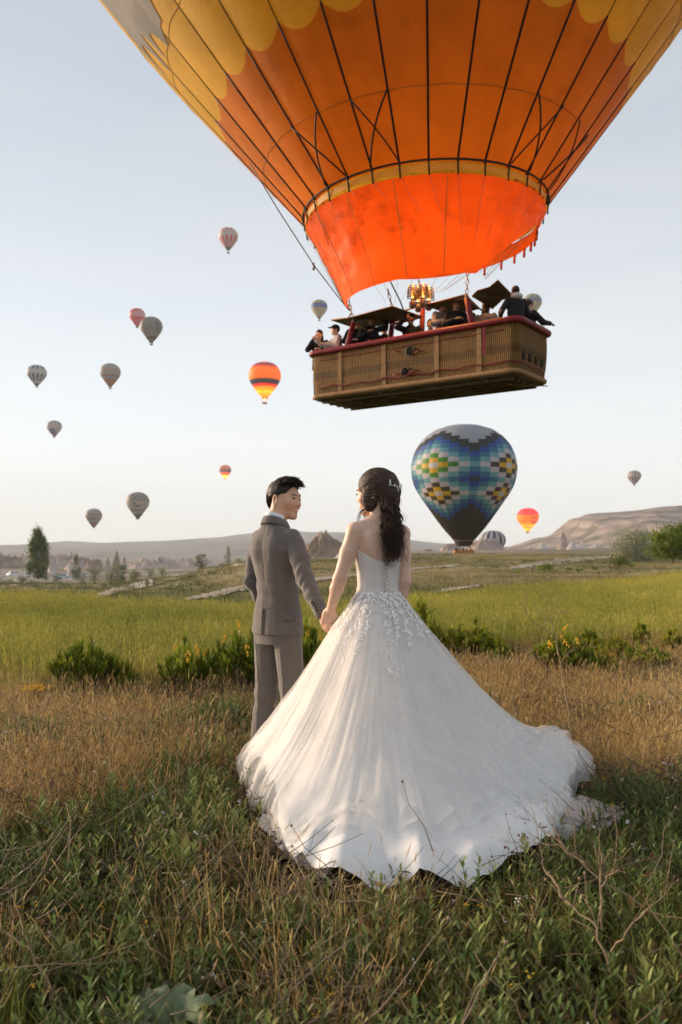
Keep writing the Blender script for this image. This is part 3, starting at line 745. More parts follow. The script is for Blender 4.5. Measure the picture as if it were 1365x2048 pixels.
for z in (BH, .16):
    for x, y in rrect(BL - .14, BW - .14, .14): V.append(bl(x, y, z))
nb2 = len(V) // 2; obj('inner_wall', V, grid(nb2, 2, True), simple('tan suede lining', (.22, .13, .06), .9, .2, 6), basket)
m_leather = simple('suede', (.30, .17, .075), .8, .2, 9)
m_redpad = simple('red padded vinyl', (.20, .014, .020), .5, .25, 6, bstr=.3)
v, f = tube([bl(x * 1.015, y * 1.03, BH + .02) for x, y in rr_ + rr_[:2]], .065, 8, False); obj('rim_pad', v, f, m_redpad, basket)
v, f = tube([bl(x * .985, y * .975, .09) for x, y in rr_ + rr_[:2]], .055, 8, False); obj('base_pad', v, f, m_leather, basket)
m_base = simple('dark stained plywood', (.10, .066, .036), .7, .3, 3)
V = [bl(x * .975, y * .96, z) for z in (.02, .13) for x, y in rr_]; n_ = nb
obj('floor_board', V, [tuple(range(n_))[::-1], tuple(range(n_, 2 * n_))] + grid(n_, 2, True), m_base, basket, smooth=False)
for vv in (-.56, -.28, 0, .28, .56):
    b = box(-BL/2 + .2, BL/2 - .2, vv - .035, vv + .035, -.045, .018); obj('runner', [bl(*p) for p in b[0]], b[1], m_base, basket, smooth=False)
for uu in (-1.9, -.75, .55, 1.75):
    v, f = tube([bl(uu, -BW/2 + .08, .0), bl(uu + .4, 0, -.055), bl(uu + .8, BW/2 - .08, .0)], .012, 5); obj('base_rope', v, f, m_leather, basket)
def wall_strip(nm, u, w2, z0, z1, mt, face=-1, d=.012):
    V = []
    for z in np.linspace(z0, z1, 8):
        t = (z - .1) / (BH - .1); off = 1 + .012 * math.sin(math.pi * t) - .02 * (1 - t)
        y = face * BW / 2 * off + face * d
        for uu in (u - w2, u + w2): V.append(bl(uu, y, z))
    V += [bl(u - w2, face * (BW/2 - .03), z0), bl(u + w2, face * (BW/2 - .03), z0)]
    return obj(nm, V, grid(2, 8), mt, basket, smooth=False)
for u in (-1.72, -.55, .75, 1.72): wall_strip('leather_strap', u, .055, .12, BH, m_leather)
wall_strip('red_strap', 1.84, .03, .45, BH, m_redpad, d=.03)
m_hole = simple('hole shade black', (.006, .005, .004), .9, .1, 3)  # black discs and blocks stand in for the shade inside the foot holes
for u, z in ((.12, .78), (.0, .36)):              # round foot holes as black discs, with rims
    v, f = lathe([(.001, .03), (.085, .03), (.085, .075)], 14); obj('step_hole', [bl(u + a, -BW/2 - .05 + c * .9, z + b) for a, b, c in v], f, m_hole, basket)
    v, f = tube([bl(u + .095 * math.cos(a), -BW/2 - .02, z + .095 * math.sin(a)) for a in np.linspace(0, 2*math.pi, 15)], .014, 5); obj('hole_rim', v, f, m_base, basket)
for iy in range(4):
    for iz in (.42, .76):
        y = -.50 + iy * .30; b = box(BL/2 - .03, BL/2 + .008 , y - .06, y + .06, iz - .07, iz + .07); obj('step_hole', [bl(*p) for p in b[0]], b[1], m_hole, basket, smooth=False)
for u, z in ((-.22, .80), (.36, .72), (-.2, .32), (.25, .33)):
    v, f = tube([bl(u - .12, -BW/2 - .035, z), bl(u, -BW/2 - .06, z + .012), bl(u + .12, -BW/2 - .035, z)], .012, 5); obj('rope_handle', v, f, m_redpad, basket)
pts = []
for u in np.linspace(-BL/2 + .2, BL/2 - .2, 90): pts.append(bl(u, -BW/2 - .02, .27 + .02 * math.sin(u * 9) + .02 * float(vnoise(u * 6, 1))))
for a in np.linspace(-80, 0, 8): pts.append(bl(BL/2 - .24 + .26 * math.cos(R(a)), -BW/2 + .24 + .26 * math.sin(R(a)), .27))
for y in np.linspace(-.4, .5, 20): pts.append(bl(BL/2 + .02, y, .26 + .02 * math.sin(y * 12)))
v, f = tube(pts, .013, 5); obj('red_rope', v, f, m_redpad, basket)
pts = [bl(u, -BW/2 - .012, .90 + .008 * math.sin(u * 7)) for u in np.linspace(-BL/2 + .2, BL/2 - .3, 60)]
v, f = tube(pts, .008, 5); obj('red_rope', v, f, m_redpad, basket)
# ---- posts, burner frame, awnings, burners
def rel(px, py, Y): return np.array(P(px, py, Y) - HB)
def rim_uv(px, v_):                                 # u along the basket so that (u, v_) shows at photo column px
    k_ = (px - CX) / F
    # (HB + e1 u + e2 v).x = k (HB + e1 u + e2 v).y
    return (k_ * (HB.y + e2[1] * v_) - HB.x - e2[0] * v_) / (e1[0] - k_ * e1[1])
POST = [(690, -.66, 708, 645), (776, .1, 788, 628), (843, .3, 846, 610), (948, -.66, 934, 596)]
tops = []
for px, v_, tx, ty in POST:
    u = rim_uv(px, v_); b = np.array(bl(u, v_, BH - .1)); Yb = HB.y + b[1]; t = rel(tx, ty, Yb + .02); tops.append(t)
    v, f = tube([b, b + (t - b) * .5, t], [.062, .062, .058], 8); obj('post', v, f, m_redpad, hero)
    v, f = sph(t + [0, 0, .02], .05, 8, 6); obj('post_cap', v, f, m_cable, hero)
m_olive = simple('olive awning cloth', (.17, .16, .075), .7, .25, 2)
def awning(pts, th=.02):
    p = np.array(pts, float); n = np.cross(p[1] - p[0], p[2] - p[0]); n /= np.linalg.norm(n); k_ = len(p)
    V = np.vstack([p, p + n * th]); f = [tuple(range(k_))[::-1], tuple(range(k_, 2 * k_))] + [(i, (i + 1) % k_, k_ + (i + 1) % k_, k_ + i) for i in range(k_)]
    o = obj('awning', V, f, m_olive, hero, smooth=False)
    v, f = tube(np.vstack([p, p[:1]]) + n * th / 2, .014, 5); obj('awning_frame', v, f, m_leather, o)
awning([rel(663, 640, 19.4), rel(700, 636, 19.0), rel(786, 613, 18.2), rel(842, 632, 18.9), rel(722, 660, 20.0)])
awning([rel(850, 611, 18.2), rel(932, 590, 17.2), rel(960, 618, 17.9), rel(902, 630, 18.6)])
awning([rel(944, 592, 17.4), rel(955, 581, 17.3), rel(982, 573, 17.0), rel(1003, 600, 17.5), rel(985, 617, 17.9)])
awning([rel(982, 573, 16.98), rel(996, 561, 16.8), rel(1028, 594, 17.2), rel(1004, 600, 17.48)])
m_pilot = flame_mat('pilot flame', (1, .38, .06), 2.2)
m_steel = simple('burner steel', (.34, .28, .24), .42, .2, 6, metal=.9)
for a_, b_ in ((0, 1), (1, 2), (2, 3)):
    v, f = tube([tops[a_], tops[b_]], .02, 6); obj('burner_frame', v, f, m_steel, hero)
v, f = tube([tops[0] + [0, 0, -.02], rel(742, 664, 19.2)], .018, 5); obj('awning_strut', v, f, m_leather, hero)
v, f = tube([tops[3] + [0, 0, -.02], rel(966, 622, 17.7)], .018, 5); obj('awning_strut', v, f, m_leather, hero)
v, f = tube([rel(780, 650, 18.8), rel(845, 634, 18.5)], .025, 6); obj('control_bar', v, f, m_redpad, hero)
bc = rel(840, 600, 18.3)
for i, (dx, dy) in enumerate(((-.16, -.1), (.06, -.16), (.2, .05), (-.02, .16))):
    c0 = bc + [dx, dy, 0]
    br = obj('burner', *lathe([(.03, -.22), (.075, -.18), (.08, -.08), (.04, -.05), (.04, .0)], 12), m_steel, hero, loc=tuple(c0))
    for kz in range(6):
        rr2 = .105 - .004 * kz; z = .02 + kz * .045
        v, f = tube([(rr2 * math.cos(a), rr2 * math.sin(a), z + .004 * a) for a in np.linspace(0, 2 * math.pi, 15)], .012, 5); obj('coil', v, f, m_steel, br)
    for q in range(4):
        a = q * math.pi / 2; v, f = tube([(.115 * math.cos(a), .115 * math.sin(a), 0), (.095 * math.cos(a), .095 * math.sin(a), .29)], .009, 4); obj('coil_stay', v, f, m_steel, br)
    v, f = lathe([(.001, .0), (.02, .02), (.024, .06), (.012, .12), (.001, .17)], 10); obj('pilot_flame', v, f, m_pilot, br)
fl_c = np.array(ht(0, 0, -.2))
flame_lamp('flame_light', tuple(fl_c * [1, 1, 1] + [-.1, -.55, -.75]), 105, (1, .40, .09), hero, .35)
flame_lamp('flame_light', tuple(np.array(ht(0, 0, 1.6))), 130, (1, .46, .12), hero, .5)
# ---- suspension cables, chains and the long rope
m_chain = simple('chain steel', (.22, .18, .15), .4, .2, 5, metal=.7)
corn = [tops[0], tops[1], tops[2], tops[3]]
for g in range(NG):
    a = g * dag + .04; s_ = np.array(hp(a, -.2)); d_ = drop(a)
    t = min(corn, key=lambda q: np.linalg.norm(q[:2] - s_[:2]))
    v, f = tube([s_, t + (s_ - t) * .22], .0045, 4); obj('cable', v, f, m_cable, hero)
def chain(p, q, n):
    p, q = np.array(p), np.array(q); d = (q - p) / n; L_ = np.linalg.norm(d); d /= L_
    s1 = np.cross(d, [0, 1, .1]); s1 /= np.linalg.norm(s1); s2 = np.cross(d, s1)
    for i in range(n):
        c0 = p + d * L_ * (i + .5); s_ = s1 if i % 2 else s2
        pts = [c0 + d * .62 * L_ * math.cos(a) + s_ * .03 * math.sin(a) for a in np.linspace(0, 2 * math.pi, 11)]
        v, f = tube(pts, .009, 4); obj('chain_link', v, f, m_chain, hero)
chain(tops[0], rel(694, 585, 18.9), 7); chain(tops[1], rel(776, 578, 18.2), 5); chain(tops[3], rel(936, 532, 17.2), 7); chain(tops[2], rel(838, 560, 18.0), 5)
rp_ = [rel(500, 326, 17.2), rel(560, 425, 17.6), rel(628, 530, 18.2), rel(680, 598, 18.8), rel(700, 622, 19.0)]
v, f = tube(rp_, .012, 5); obj('rope', v, f, m_cable, hero)
v, f = tube([rel(626, 526, 18.18), rel(629, 534, 18.2), rel(627, 540, 18.2)], .03, 6); obj('knot', v, f, m_cable, hero)
v, f = tube([rel(690, 600, 18.9), rel(697, 612, 18.95), rel(704, 624, 18.97), rel(694, 640, 19)], .013, 5); obj('rope', v, f, m_leather, hero)
v, f = tube([rel(780, 560, 18.0), rel(800, 600, 18.3), rel(815, 640, 18.6)], .016, 5); obj('rope', v, f, m_tape, hero)
# ================================================================== PEOPLE: implicit-surface helpers
def snet(f, lo, hi, h):
    lo = np.array(lo, float); hi = np.array(hi, float); K = 4
    nb_ = np.ceil((hi - lo) / (h * K)).astype(int); n = nb_ * K + 1
    ax = [lo[i] + h * np.arange(n[i]) for i in range(3)]
    run = lambda G: np.concatenate([f(c) for c in np.array_split(G, max(1, len(G) // 200000))])
    # coarse pass over blocks, then only the blocks near the surface in full
    cc_ = [lo[i] + h * K * (np.arange(nb_[i]) + .5) for i in range(3)]
    Gc = np.stack(np.meshgrid(*cc_, indexing='ij'), -1).reshape(-1, 3).astype(np.float32); dc = run(Gc).reshape(nb_)
    near = np.abs(dc) < h * K * 1.5
    ext = np.zeros(n, bool); pad = np.repeat(np.repeat(np.repeat(near, K, 0), K, 1), K, 2)
    for o_ in ((0, 0, 0), (1, 0, 0), (0, 1, 0), (0, 0, 1), (1, 1, 0), (1, 0, 1), (0, 1, 1), (1, 1, 1)):
        ext[o_[0]:n[0] - 1 + o_[0], o_[1]:n[1] - 1 + o_[1], o_[2]:n[2] - 1 + o_[2]] |= pad
    far = np.pad(np.repeat(np.repeat(np.repeat(dc, K, 0), K, 1), K, 2), ((0, 1),) * 3, mode='edge')
    d = np.where(far < 0, -1., 1.).astype(np.float32)
    ii = np.argwhere(ext); G = (lo + h * ii).astype(np.float32); d[ext] = run(G)
    s = d < 0
    sl = lambda o: tuple(slice(o[i], n[i] - 1 + o[i]) for i in range(3))
    cor = [(a, b, c) for a in (0, 1) for b in (0, 1) for c in (0, 1)]
    cnt = sum(s[sl(o)].astype(np.int8) for o in cor); mask = (cnt > 0) & (cnt < 8)
    idx = -np.ones(mask.shape, np.int64); ci = np.argwhere(mask); idx[mask] = np.arange(len(ci))
    acc = np.zeros((len(ci), 3)); num = np.zeros(len(ci))
    for a in cor:
        for ax_ in range(3):
            if a[ax_] == 0:
                b = list(a); b[ax_] = 1
                da = d[ci[:, 0] + a[0], ci[:, 1] + a[1], ci[:, 2] + a[2]]; db = d[ci[:, 0] + b[0], ci[:, 1] + b[1], ci[:, 2] + b[2]]
                cr = (da < 0) != (db < 0); t = np.where(cr, da / np.where(cr, da - db, 1), 0)
                p = np.tile(np.array(a, float), (len(ci), 1)); p[:, ax_] = t
                acc[cr] += p[cr]; num += cr
    V = lo + h * (ci + acc / num[:, None])
    Q = []
    for ax_ in range(3):
        o1, o2 = (ax_ + 1) % 3, (ax_ + 2) % 3
        a0 = [slice(None)] * 3; a1 = [slice(None)] * 3; a0[ax_] = slice(0, n[ax_] - 1); a1[ax_] = slice(1, n[ax_])
        df = s[tuple(a0)] != s[tuple(a1)]; e = np.argwhere(df); e = e[(e[:, o1] > 0) & (e[:, o2] > 0) & (e[:, o1] < n[o1] - 1) & (e[:, o2] < n[o2] - 1)]
        def cell(d1, d2):
            q = e.copy(); q[:, o1] -= d1; q[:, o2] -= d2; return idx[q[:, 0], q[:, 1], q[:, 2]]
        q = np.stack([cell(1, 1), cell(0, 1), cell(0, 0), cell(1, 0)], 1)
        fl = s[e[:, 0], e[:, 1], e[:, 2]]; q[~fl] = q[~fl][:, ::-1]
        Q.append(q)
    return V, np.vstack(Q)
def smin(a, b, k): h = np.clip(.5 + .5 * (b - a) / k, 0, 1); return b + (a - b) * h - k * h * (1 - h)
def smax(a, b, k): return -smin(-a, -b, k)
def s_sph(p, c, r): return np.linalg.norm(p - np.array(c, np.float32), axis=1) - r
def s_ell(p, c, r, M=None):
    q = p - np.array(c, np.float32)
    if M is not None: q = q @ np.array(M, np.float32)          # columns of M are the axes
    r = np.array(r, np.float32); k0 = np.linalg.norm(q / r, axis=1); k1 = np.linalg.norm(q / (r * r), axis=1) + 1e-9
    return k0 * (k0 - 1) / k1
def s_cap(p, a, b, r1, r2):
    a = np.array(a, np.float32); b = np.array(b, np.float32); ab = b - a; t = np.clip((p - a) @ ab / (ab @ ab + 1e-12), 0, 1)
    return np.linalg.norm(p - a - t[:, None] * ab, axis=1) - (r1 + (r2 - r1) * t)
def s_chain(p, pts, rs, k=.01):
    d = None
    for i in range(len(pts) - 1):
        q = s_cap(p, pts[i], pts[i + 1], rs[i], rs[i + 1]); d = q if d is None else smin(d, q, k)
    return d
def s_loft(p, T, n=2.3):                                         # rows (z, a, b, cy)
    T = np.array(T, np.float32); z = p[:, 2]
    a = np.interp(z, T[:, 0], T[:, 1]); b = np.interp(z, T[:, 0], T[:, 2]); c = np.interp(z, T[:, 0], T[:, 3])
    q = (np.abs(p[:, 0] / a) ** n + np.abs((p[:, 1] - c) / b) ** n) ** (1 / n)
    d = (q - 1) * np.minimum(a, b)
    return np.maximum(d, np.maximum(T[0, 0] - z, z - T[-1, 0]))
def rotz(a): c, s = math.cos(a), math.sin(a); return np.array([[c, -s, 0], [s, c, 0], [0, 0, 1]])
def rotx(a): c, s = math.cos(a), math.sin(a); return np.array([[1, 0, 0], [0, c, -s], [0, s, c]])
def roty(a): c, s = math.cos(a), math.sin(a); return np.array([[c, 0, s], [0, 1, 0], [-s, 0, c]])
def s_head(p, fem=0):                                            # head frame: x right, y forward, z up, origin at eye level
    q = p.copy(); ax = np.abs(q[:, 0]); qs = np.stack([ax, q[:, 1], q[:, 2]], 1)
    j = .9 if fem else 1.0
    d = s_ell(p, (0, -.014, .030), (.0735, .094, .086))
    d = smin(d, s_ell(p, (0, .028, -.030), (.057 * j, .056, .076)), .03)
    d = smin(d, s_cap(qs, (.045 * j, -.002, -.056), (.014, .054, -.096), .017, .015), .028)
    d = smin(d, s_sph(p, (0, .062, -.096), .016), .02)
    d = smin(d, s_sph(qs, (.041, .054, -.026), .025), .028)
    d = smin(d, s_cap(p, (-.032, .077, .024), (.032, .077, .024), .010, .010), .02)
    d = smax(d, -s_ell(qs, (.033, .097, -.001), (.018, .014, .010)), .010)
    d = smin(d, s_sph(qs, (.032, .0715, -.001), .0145), .006)                  # eyelids over the eyes
    d = smin(d, s_chain(p, [(0, .080, .010), (0, .088, -.012), (0, .0945, -.030)], [.007, .008, .0100], .006), .010)
    d = smin(d, s_sph(qs, (.0115, .086, -.034), .0078), .007)
    d = smin(d, s_cap(qs, (0, .0855, -.058), (.018, .0775, -.0585), .0055, .0035), .006)
    d = smin(d, s_cap(qs, (0, .0845, -.0715), (.016, .0770, -.0690), .0062, .0035), .006)
    d = smax(d, -s_cap(qs, (0, .0935, -.0650), (.023, .0825, -.0610), .0040, .0025), .003)
    e = s_ell(qs, (.080, -.012, -.010), (.011, .021, .034), rotz(-.55)); e = smax(e, -s_ell(qs, (.090, -.006, -.006), (.008, .012, .021), rotz(-.55)), .005)
    d = smin(d, e, .006)
    return d
def s_hand(p, wr, fd, nrm, side, curl=.5, thumb=.6):              # wrist, finger direction, back-of-hand normal, thumb side sign
    fd = np.array(fd, float); fd /= np.linalg.norm(fd); nrm = np.array(nrm, float); nrm -= fd * nrm.dot(fd); nrm /= np.linalg.norm(nrm)
    sd_ = np.cross(fd, nrm) * side; wr = np.array(wr, float)
    M = np.stack([fd, sd_, nrm], 1)
    d = s_ell(p, wr + fd * .048, (.055, .040, .016), M)
    for i, (o, L_) in enumerate(((.028, .072), (.010, .080), (-.009, .074), (-.026, .060))):
        k0 = wr + fd * .085 + sd_ * o; a = curl * .5; pts = [k0 - fd * .02, k0]
        for s_ in (.45, .32, .23):
            dr = fd * math.cos(a) - nrm * math.sin(a); pts.append(pts[-1] + dr * L_ * s_); a += curl
        d = smin(d, s_chain(p, pts, [.0095, .0092, .0085, .0078, .0068], .004), .006)
    t0 = wr + fd * .025 + sd_ * .028; t1 = t0 + (fd * .7 + sd_ * thumb - nrm * .3) * .042; t2 = t1 + (fd * .9 + sd_ * .1 - nrm * .5) * .032
    return smin(d, s_chain(p, [t0, t1, t2], [.014, .011, .008], .006), .010)
def skin_mat(name, c):
    k = N(name); n = k.noise(28, 5, 'Object'); a = k.attr()
    col = k.mix(.8, k.ramp(n, [(.3, tuple(x * .93 for x in c)), (.7, tuple(min(1, x * 1.05) for x in c))]), a, 'MULTIPLY')
    return k.done(k.bsdf(col, .48, spec=.35, bump=k.noise(160, 3, 'Object'), bstr=.12, bdist=.002, sss=.12))
m_skin1 = skin_mat('warm skin', (.62, .37, .245)); m_skin2 = skin_mat('fair skin', (.72, .47, .35))
def suit_mat(name, c, s=1.0):
    k = N(name); tcn = k.n('ShaderNodeTexCoord')
    n = k.noise(9, 5, 'Object'); f = k.noise(800 * s, 2, 'Object')
    w1 = k.n('ShaderNodeTexWave', wave_type='BANDS', bands_direction='Z'); w1.inputs['Scale'].default_value = 42 * s; w1.inputs['Distortion'].default_value = 1.5; k.l(tcn.outputs['Object'], w1.inputs[0])
    w2 = k.n('ShaderNodeTexWave', wave_type='BANDS', bands_direction='X'); w2.inputs['Scale'].default_value = 42 * s; w2.inputs['Distortion'].default_value = 1.5; k.l(tcn.outputs['Object'], w2.inputs[0])
    h = k.math('ADD', k.math('MULTIPLY', w1.outputs['Fac'], .5), k.math('MULTIPLY', w2.outputs['Fac'], .5))
    col = k.ramp(f, [(.35, tuple(x * .78 for x in c)), (.65, tuple(min(1, x * 1.2) for x in c))])
    col = k.mix(.35, col, k.ramp(h, [(.2, (.6, .6, .6)), (.8, (1.2, 1.2, 1.2))]), 'MULTIPLY')
    col = k.mix(.4, col, k.ramp(n, [(.3, (.8, .8, .8)), (.7, (1.1, 1.1, 1.1))]), 'MULTIPLY')
    return k.done(k.bsdf(col, .85, spec=.15, bump=f, bstr=.3, bdist=.002, sheen=.35))
m_suit = suit_mat('grey brown wool', (.152, .130, .116))
m_white = simple('white shirt cotton', (.78, .79, .82), .7, .05, 60)
m_black = simple('black leather', (.012, .011, .010), .4, .2, 30)
def hair_mat(name, c):
    k = N(name); n = k.noise(40, 5, 'Object', .6)
    col = k.ramp(n, [(.3, tuple(x * .55 for x in c)), (.7, tuple(x * 1.6 for x in c))])
    return k.done(k.bsdf(col, .56, spec=.3, bump=k.noise(140, 4, 'Object'), bstr=.6, bdist=.004))
m_hairk = hair_mat('near black hair', (.022, .015, .011)); m_hairb = hair_mat('dark brown hair', (.050, .026, .015))
m_eye = simple('dark eyes', (.012, .008, .006), .2, .1, 40, spec=.6); m_teeth = simple('teeth', (.78, .74, .68), .3, .03, 30)
def strands(paths, r0, r1, k=4, rf=None):
    V, Fq, n0 = [], [], 0
    for p in paths:
        m_ = len(p); rr = r0 + (r1 - r0) * np.linspace(0, 1, m_) ** 1.5
        if rf is not None: rr = rr * rf(np.linspace(0, 1, m_))
        v, f = tube(p, rr, k, True); V.append(v); Fq += [tuple(i + n0 for i in q) for q in f]; n0 += len(v)
    return np.vstack(V), Fq
# ------------------------------------------------------------------ GROOM
GY = 4.9; g_root = Vector(((556 - CX) / F * GY, GY, 0)); GYAW = R(-42); g_root.z = float(gz(g_root.x, g_root.y)) - .01
HANDW = np.array(P(652, 1243, 4.5))                               # where the two hands meet
def to_loc(root, yaw, w_): return (np.array(w_) - np.array(root)) @ rotz(yaw)
gh = to_loc(g_root, GYAW, HANDW)
GS_R, GS_L = np.array([.150, -.012, 1.345]), np.array([-.150, -.012, 1.345])
GE_R = np.array([.278, -.050, 1.105]); GW_R = gh + (GE_R - gh) * .22 / np.linalg.norm(GE_R - gh) * .30
GE_L = np.array([-.185, -.03, 1.10]); GW_L = np.array([-.165, .085, .90])
GHS = 1.02; g_hc = np.array([.004, .050, 1.570]); g_hM = rotz(R(-78)) @ rotx(R(2)) @ roty(R(-3))   # head turned to his right
def g_head(p): return s_head((p - g_hc.astype(np.float32)) @ g_hM.astype(np.float32) / GHS) * GHS
def g_skin_head(p):
    d = g_head(p)
    return smin(d, s_chain(p, [(0, -.035, 1.38), (.0, -.014, 1.45), (.004, .016, 1.53)], [.062, .053, .052], .02), .02)
V1, Q1 = snet(g_skin_head, (-.15, -.17, 1.38), (.18, .21, 1.72), .0032)
gd = gh - GW_R; gd /= np.linalg.norm(gd)
def g_body(p):
    d = s_loft(p, [(.80, .12, .09, 0), (1.0, .12, .09, 0), (1.3, .14, .08, -.02), (1.42, .07, .06, -.02), (1.45, .05, .05, -.02)])
    for S_, E_, W2 in ((GS_R, GE_R, GW_R), (GS_L, GE_L, GW_L)): d = smin(d, s_chain(p, [S_, E_, W2], [.036, .03, .024], .02), .02)
    for s_ in (-1, 1): d = smin(d, s_chain(p, [(s_ * .075, 0, .86), (s_ * .085, .02, .47), (s_ * .10, -.01, .08)], [.07, .045, .035], .02), .03)
    d = smin(d, s_hand(p, GW_L, (.1, .2, -1), (-1, 0, 0), 1, .4), .01)
    return d
V2, Q2 = snet(g_body, (-.30, -.18, .04), (.42, .2, 1.47), .009)
def g_hand(p):
    d = s_cap(p, GE_R + (GW_R - GE_R) * .5, GW_R + gd * .02, .028, .023)
    return smin(d, s_hand(p, GW_R + gd * .012, gd, (-.3, -.95, 0), 1, .62), .012)
_lo = np.minimum(GW_R, gh) - .13; _hi = np.maximum(GW_R, gh) + .13
V3, Q3 = snet(g_hand, _lo, _hi, .0036)
GV = np.vstack([V1, V2, V3]); GQ = np.vstack([Q1, Q2 + len(V1), Q3 + len(V1) + len(V2)])
groom = obj('person', GV, GQ, m_skin1); groom.location = g_root; groom.rotation_euler = (0, 0, GYAW)
tag(groom, 'person in grey-brown suit looking right, holding the hand of the person in white gown', 'person', 'couple in front')
hl = (GV - g_hc) @ g_hM / GHS; cc = np.ones((len(GV), 3)); nh = len(V1)
lipm = (np.abs(hl[:, 0]) < .021) & (hl[:, 1] > .074) & (np.abs(hl[:, 2] + .065) < .0115); lipm[nh:] = False
cc[lipm] = (.98, .74, .70)
chk = np.exp(-((np.abs(hl[:, 0]) - .045) ** 2 + (hl[:, 2] + .03) ** 2) / .0006) * (hl[:, 1] > .02); chk[nh:] = 0
cc = cc * (1 - chk[:, None] * np.array([.0, .10, .10])); vcol(groom, cc)
def gh2l(q): return np.array(q) * GHS @ g_hM.T + g_hc                  # head frame -> body frame
for s_ in (-1, 1):
    v, f = sph((0, 0, 0), (.0115, .0045, .0036), 10, 6); obj('eye', gh2l(v @ rotz(-.30 * s_).T + [s_ * .0325, .0845, -.0015]), f, m_eye, groom)
    v, f = tube(gh2l([(s_ * .020, .0850, .0035), (s_ * .032, .0868, .0048), (s_ * .046, .0785, .0020)]), [.0010, .0016, .0010], 4); obj('eyelid', v, f, m_hairk, groom)
    v, f = tube(gh2l([(s_ * .014, .0895, .0185), (s_ * .030, .0880, .0225), (s_ * .0485, .0760, .0185)]), [.0030, .0038, .0020], 5); obj('eyebrow', v, f, m_hairk, groom)
v, f = tube(gh2l([(-.019, .0785, -.0612), (-.010, .0845, -.0640), (0, .0865, -.0648), (.010, .0845, -.0640), (.019, .0785, -.0612)]), [.0010, .0028, .0032, .0028, .0010], 5); obj('teeth', v, f, m_teeth, groom)
# hair: short sides, longer top swept forward
def g_hair(p):
    q = (p - g_hc.astype(np.float32)) @ g_hM.astype(np.float32) / GHS
    top = s_ell(q, (0, -.004, .052), (.069, .093, .072))
    side = s_ell(q, (0, -.022, .024), (.0752, .089, .087))
    d = smin(top, side, .02) + .007 * fbm(q[:, 0] * 70, q[:, 1] * 26, q[:, 2] * 50, 3).astype(np.float32)
    d = smax(d, -s_ell(q, (0, .100, -.025), (.090, .062, .075)), .01)            # face
    d = smax(d, q[:, 1] * .85 - q[:, 2] * .38 - .034, .008)                     # hairline in front of the ears
    d = smax(d, -(q[:, 2] + .018 + np.clip(-q[:, 1], 0, .1) * .95), .01)        # nape
    d = smax(d, -s_ell(np.stack([np.abs(q[:, 0]), q[:, 1], q[:, 2]], 1), (.08, -.006, -.012), (.022, .026, .036)), .005)
    return d
HV, HQ = snet(g_hair, g_hc - .15, g_hc + .16, .0036)
hob = obj('hair', HV, HQ, m_hairk, groom)
paths = []
r2 = random.Random(5)
for i in range(2300):
    a = r2.uniform(0, 2 * math.pi); b = math.sqrt(r2.random()); u, v_ = b * math.cos(a), b * math.sin(a)
    dz_ = math.sqrt(max(.02, 1 - .94 * (u * u + v_ * v_))); x0 = .069 * .97 * u; y0 = -.004 + .091 * .97 * v_
    p0 = np.array([x0, y0, .052 + .071 * dz_]); wv = .5 * math.sin(x0 * 130 + y0 * 60)
    fw = np.array([.30 * u + .25 * wv + r2.gauss(0, .18), .75 + r2.gauss(0, .2), .62 - .9 * max(0, -v_) + .2 * wv + r2.gauss(0, .2)])
    L_ = r2.uniform(.026, .046) * (1.2 if v_ > .4 else 1)
    fw /= np.linalg.norm(fw); crv = np.array([0, .15, -.55]) * L_
    paths.append([gh2l(p0 + fw * L_ * t + crv * t * t) for t in (0, .35, .7, 1)])
for i in range(1500):                                               # back and sides, lying down
    a = r2.uniform(.72 * math.pi, 2.28 * math.pi); z0 = r2.uniform(-.06, .10)
    k_ = math.sqrt(max(.05, 1 - ((z0 - .026) / .090) ** 2)); p0 = np.array([.0755 * k_ * math.cos(a), -.022 + .0895 * k_ * math.sin(a), z0])
    if p0[1] > -.03 and z0 < .012: continue
    if p0[1] > .035 - max(0, .04 - z0) * .5: continue
    dn = np.array([math.cos(a) * (.10 + r2.gauss(0, .08)), math.sin(a) * .10 - .25 * abs(math.cos(a)), -1.0]); L_ = r2.uniform(.014, .024)
    paths.append([gh2l(p0 + dn * L_ * t + np.array([-math.cos(a), -math.sin(a), 0]) * .004 * t * t) for t in (0, .5, 1)])
for i in range(240):                                                # spiky fringe
    x0 = r2.uniform(-.052, .058); p0 = np.array([x0, .060 - abs(x0) * .35, .094 - abs(x0) * .25]); fw = np.array([.1 + r2.gauss(0, .3), .75 + r2.gauss(0, .15), .85 + r2.gauss(0, .3)]); L_ = r2.uniform(.026, .046)
    paths.append([gh2l(p0 + fw * L_ * t + np.array([0, .25, -.55]) * L_ * t * t) for t in (0, .35, .7, 1)])
v, f = strands(paths, .0015, .0004, 3); obj('hair_strands', v, f, m_hairk, groom)
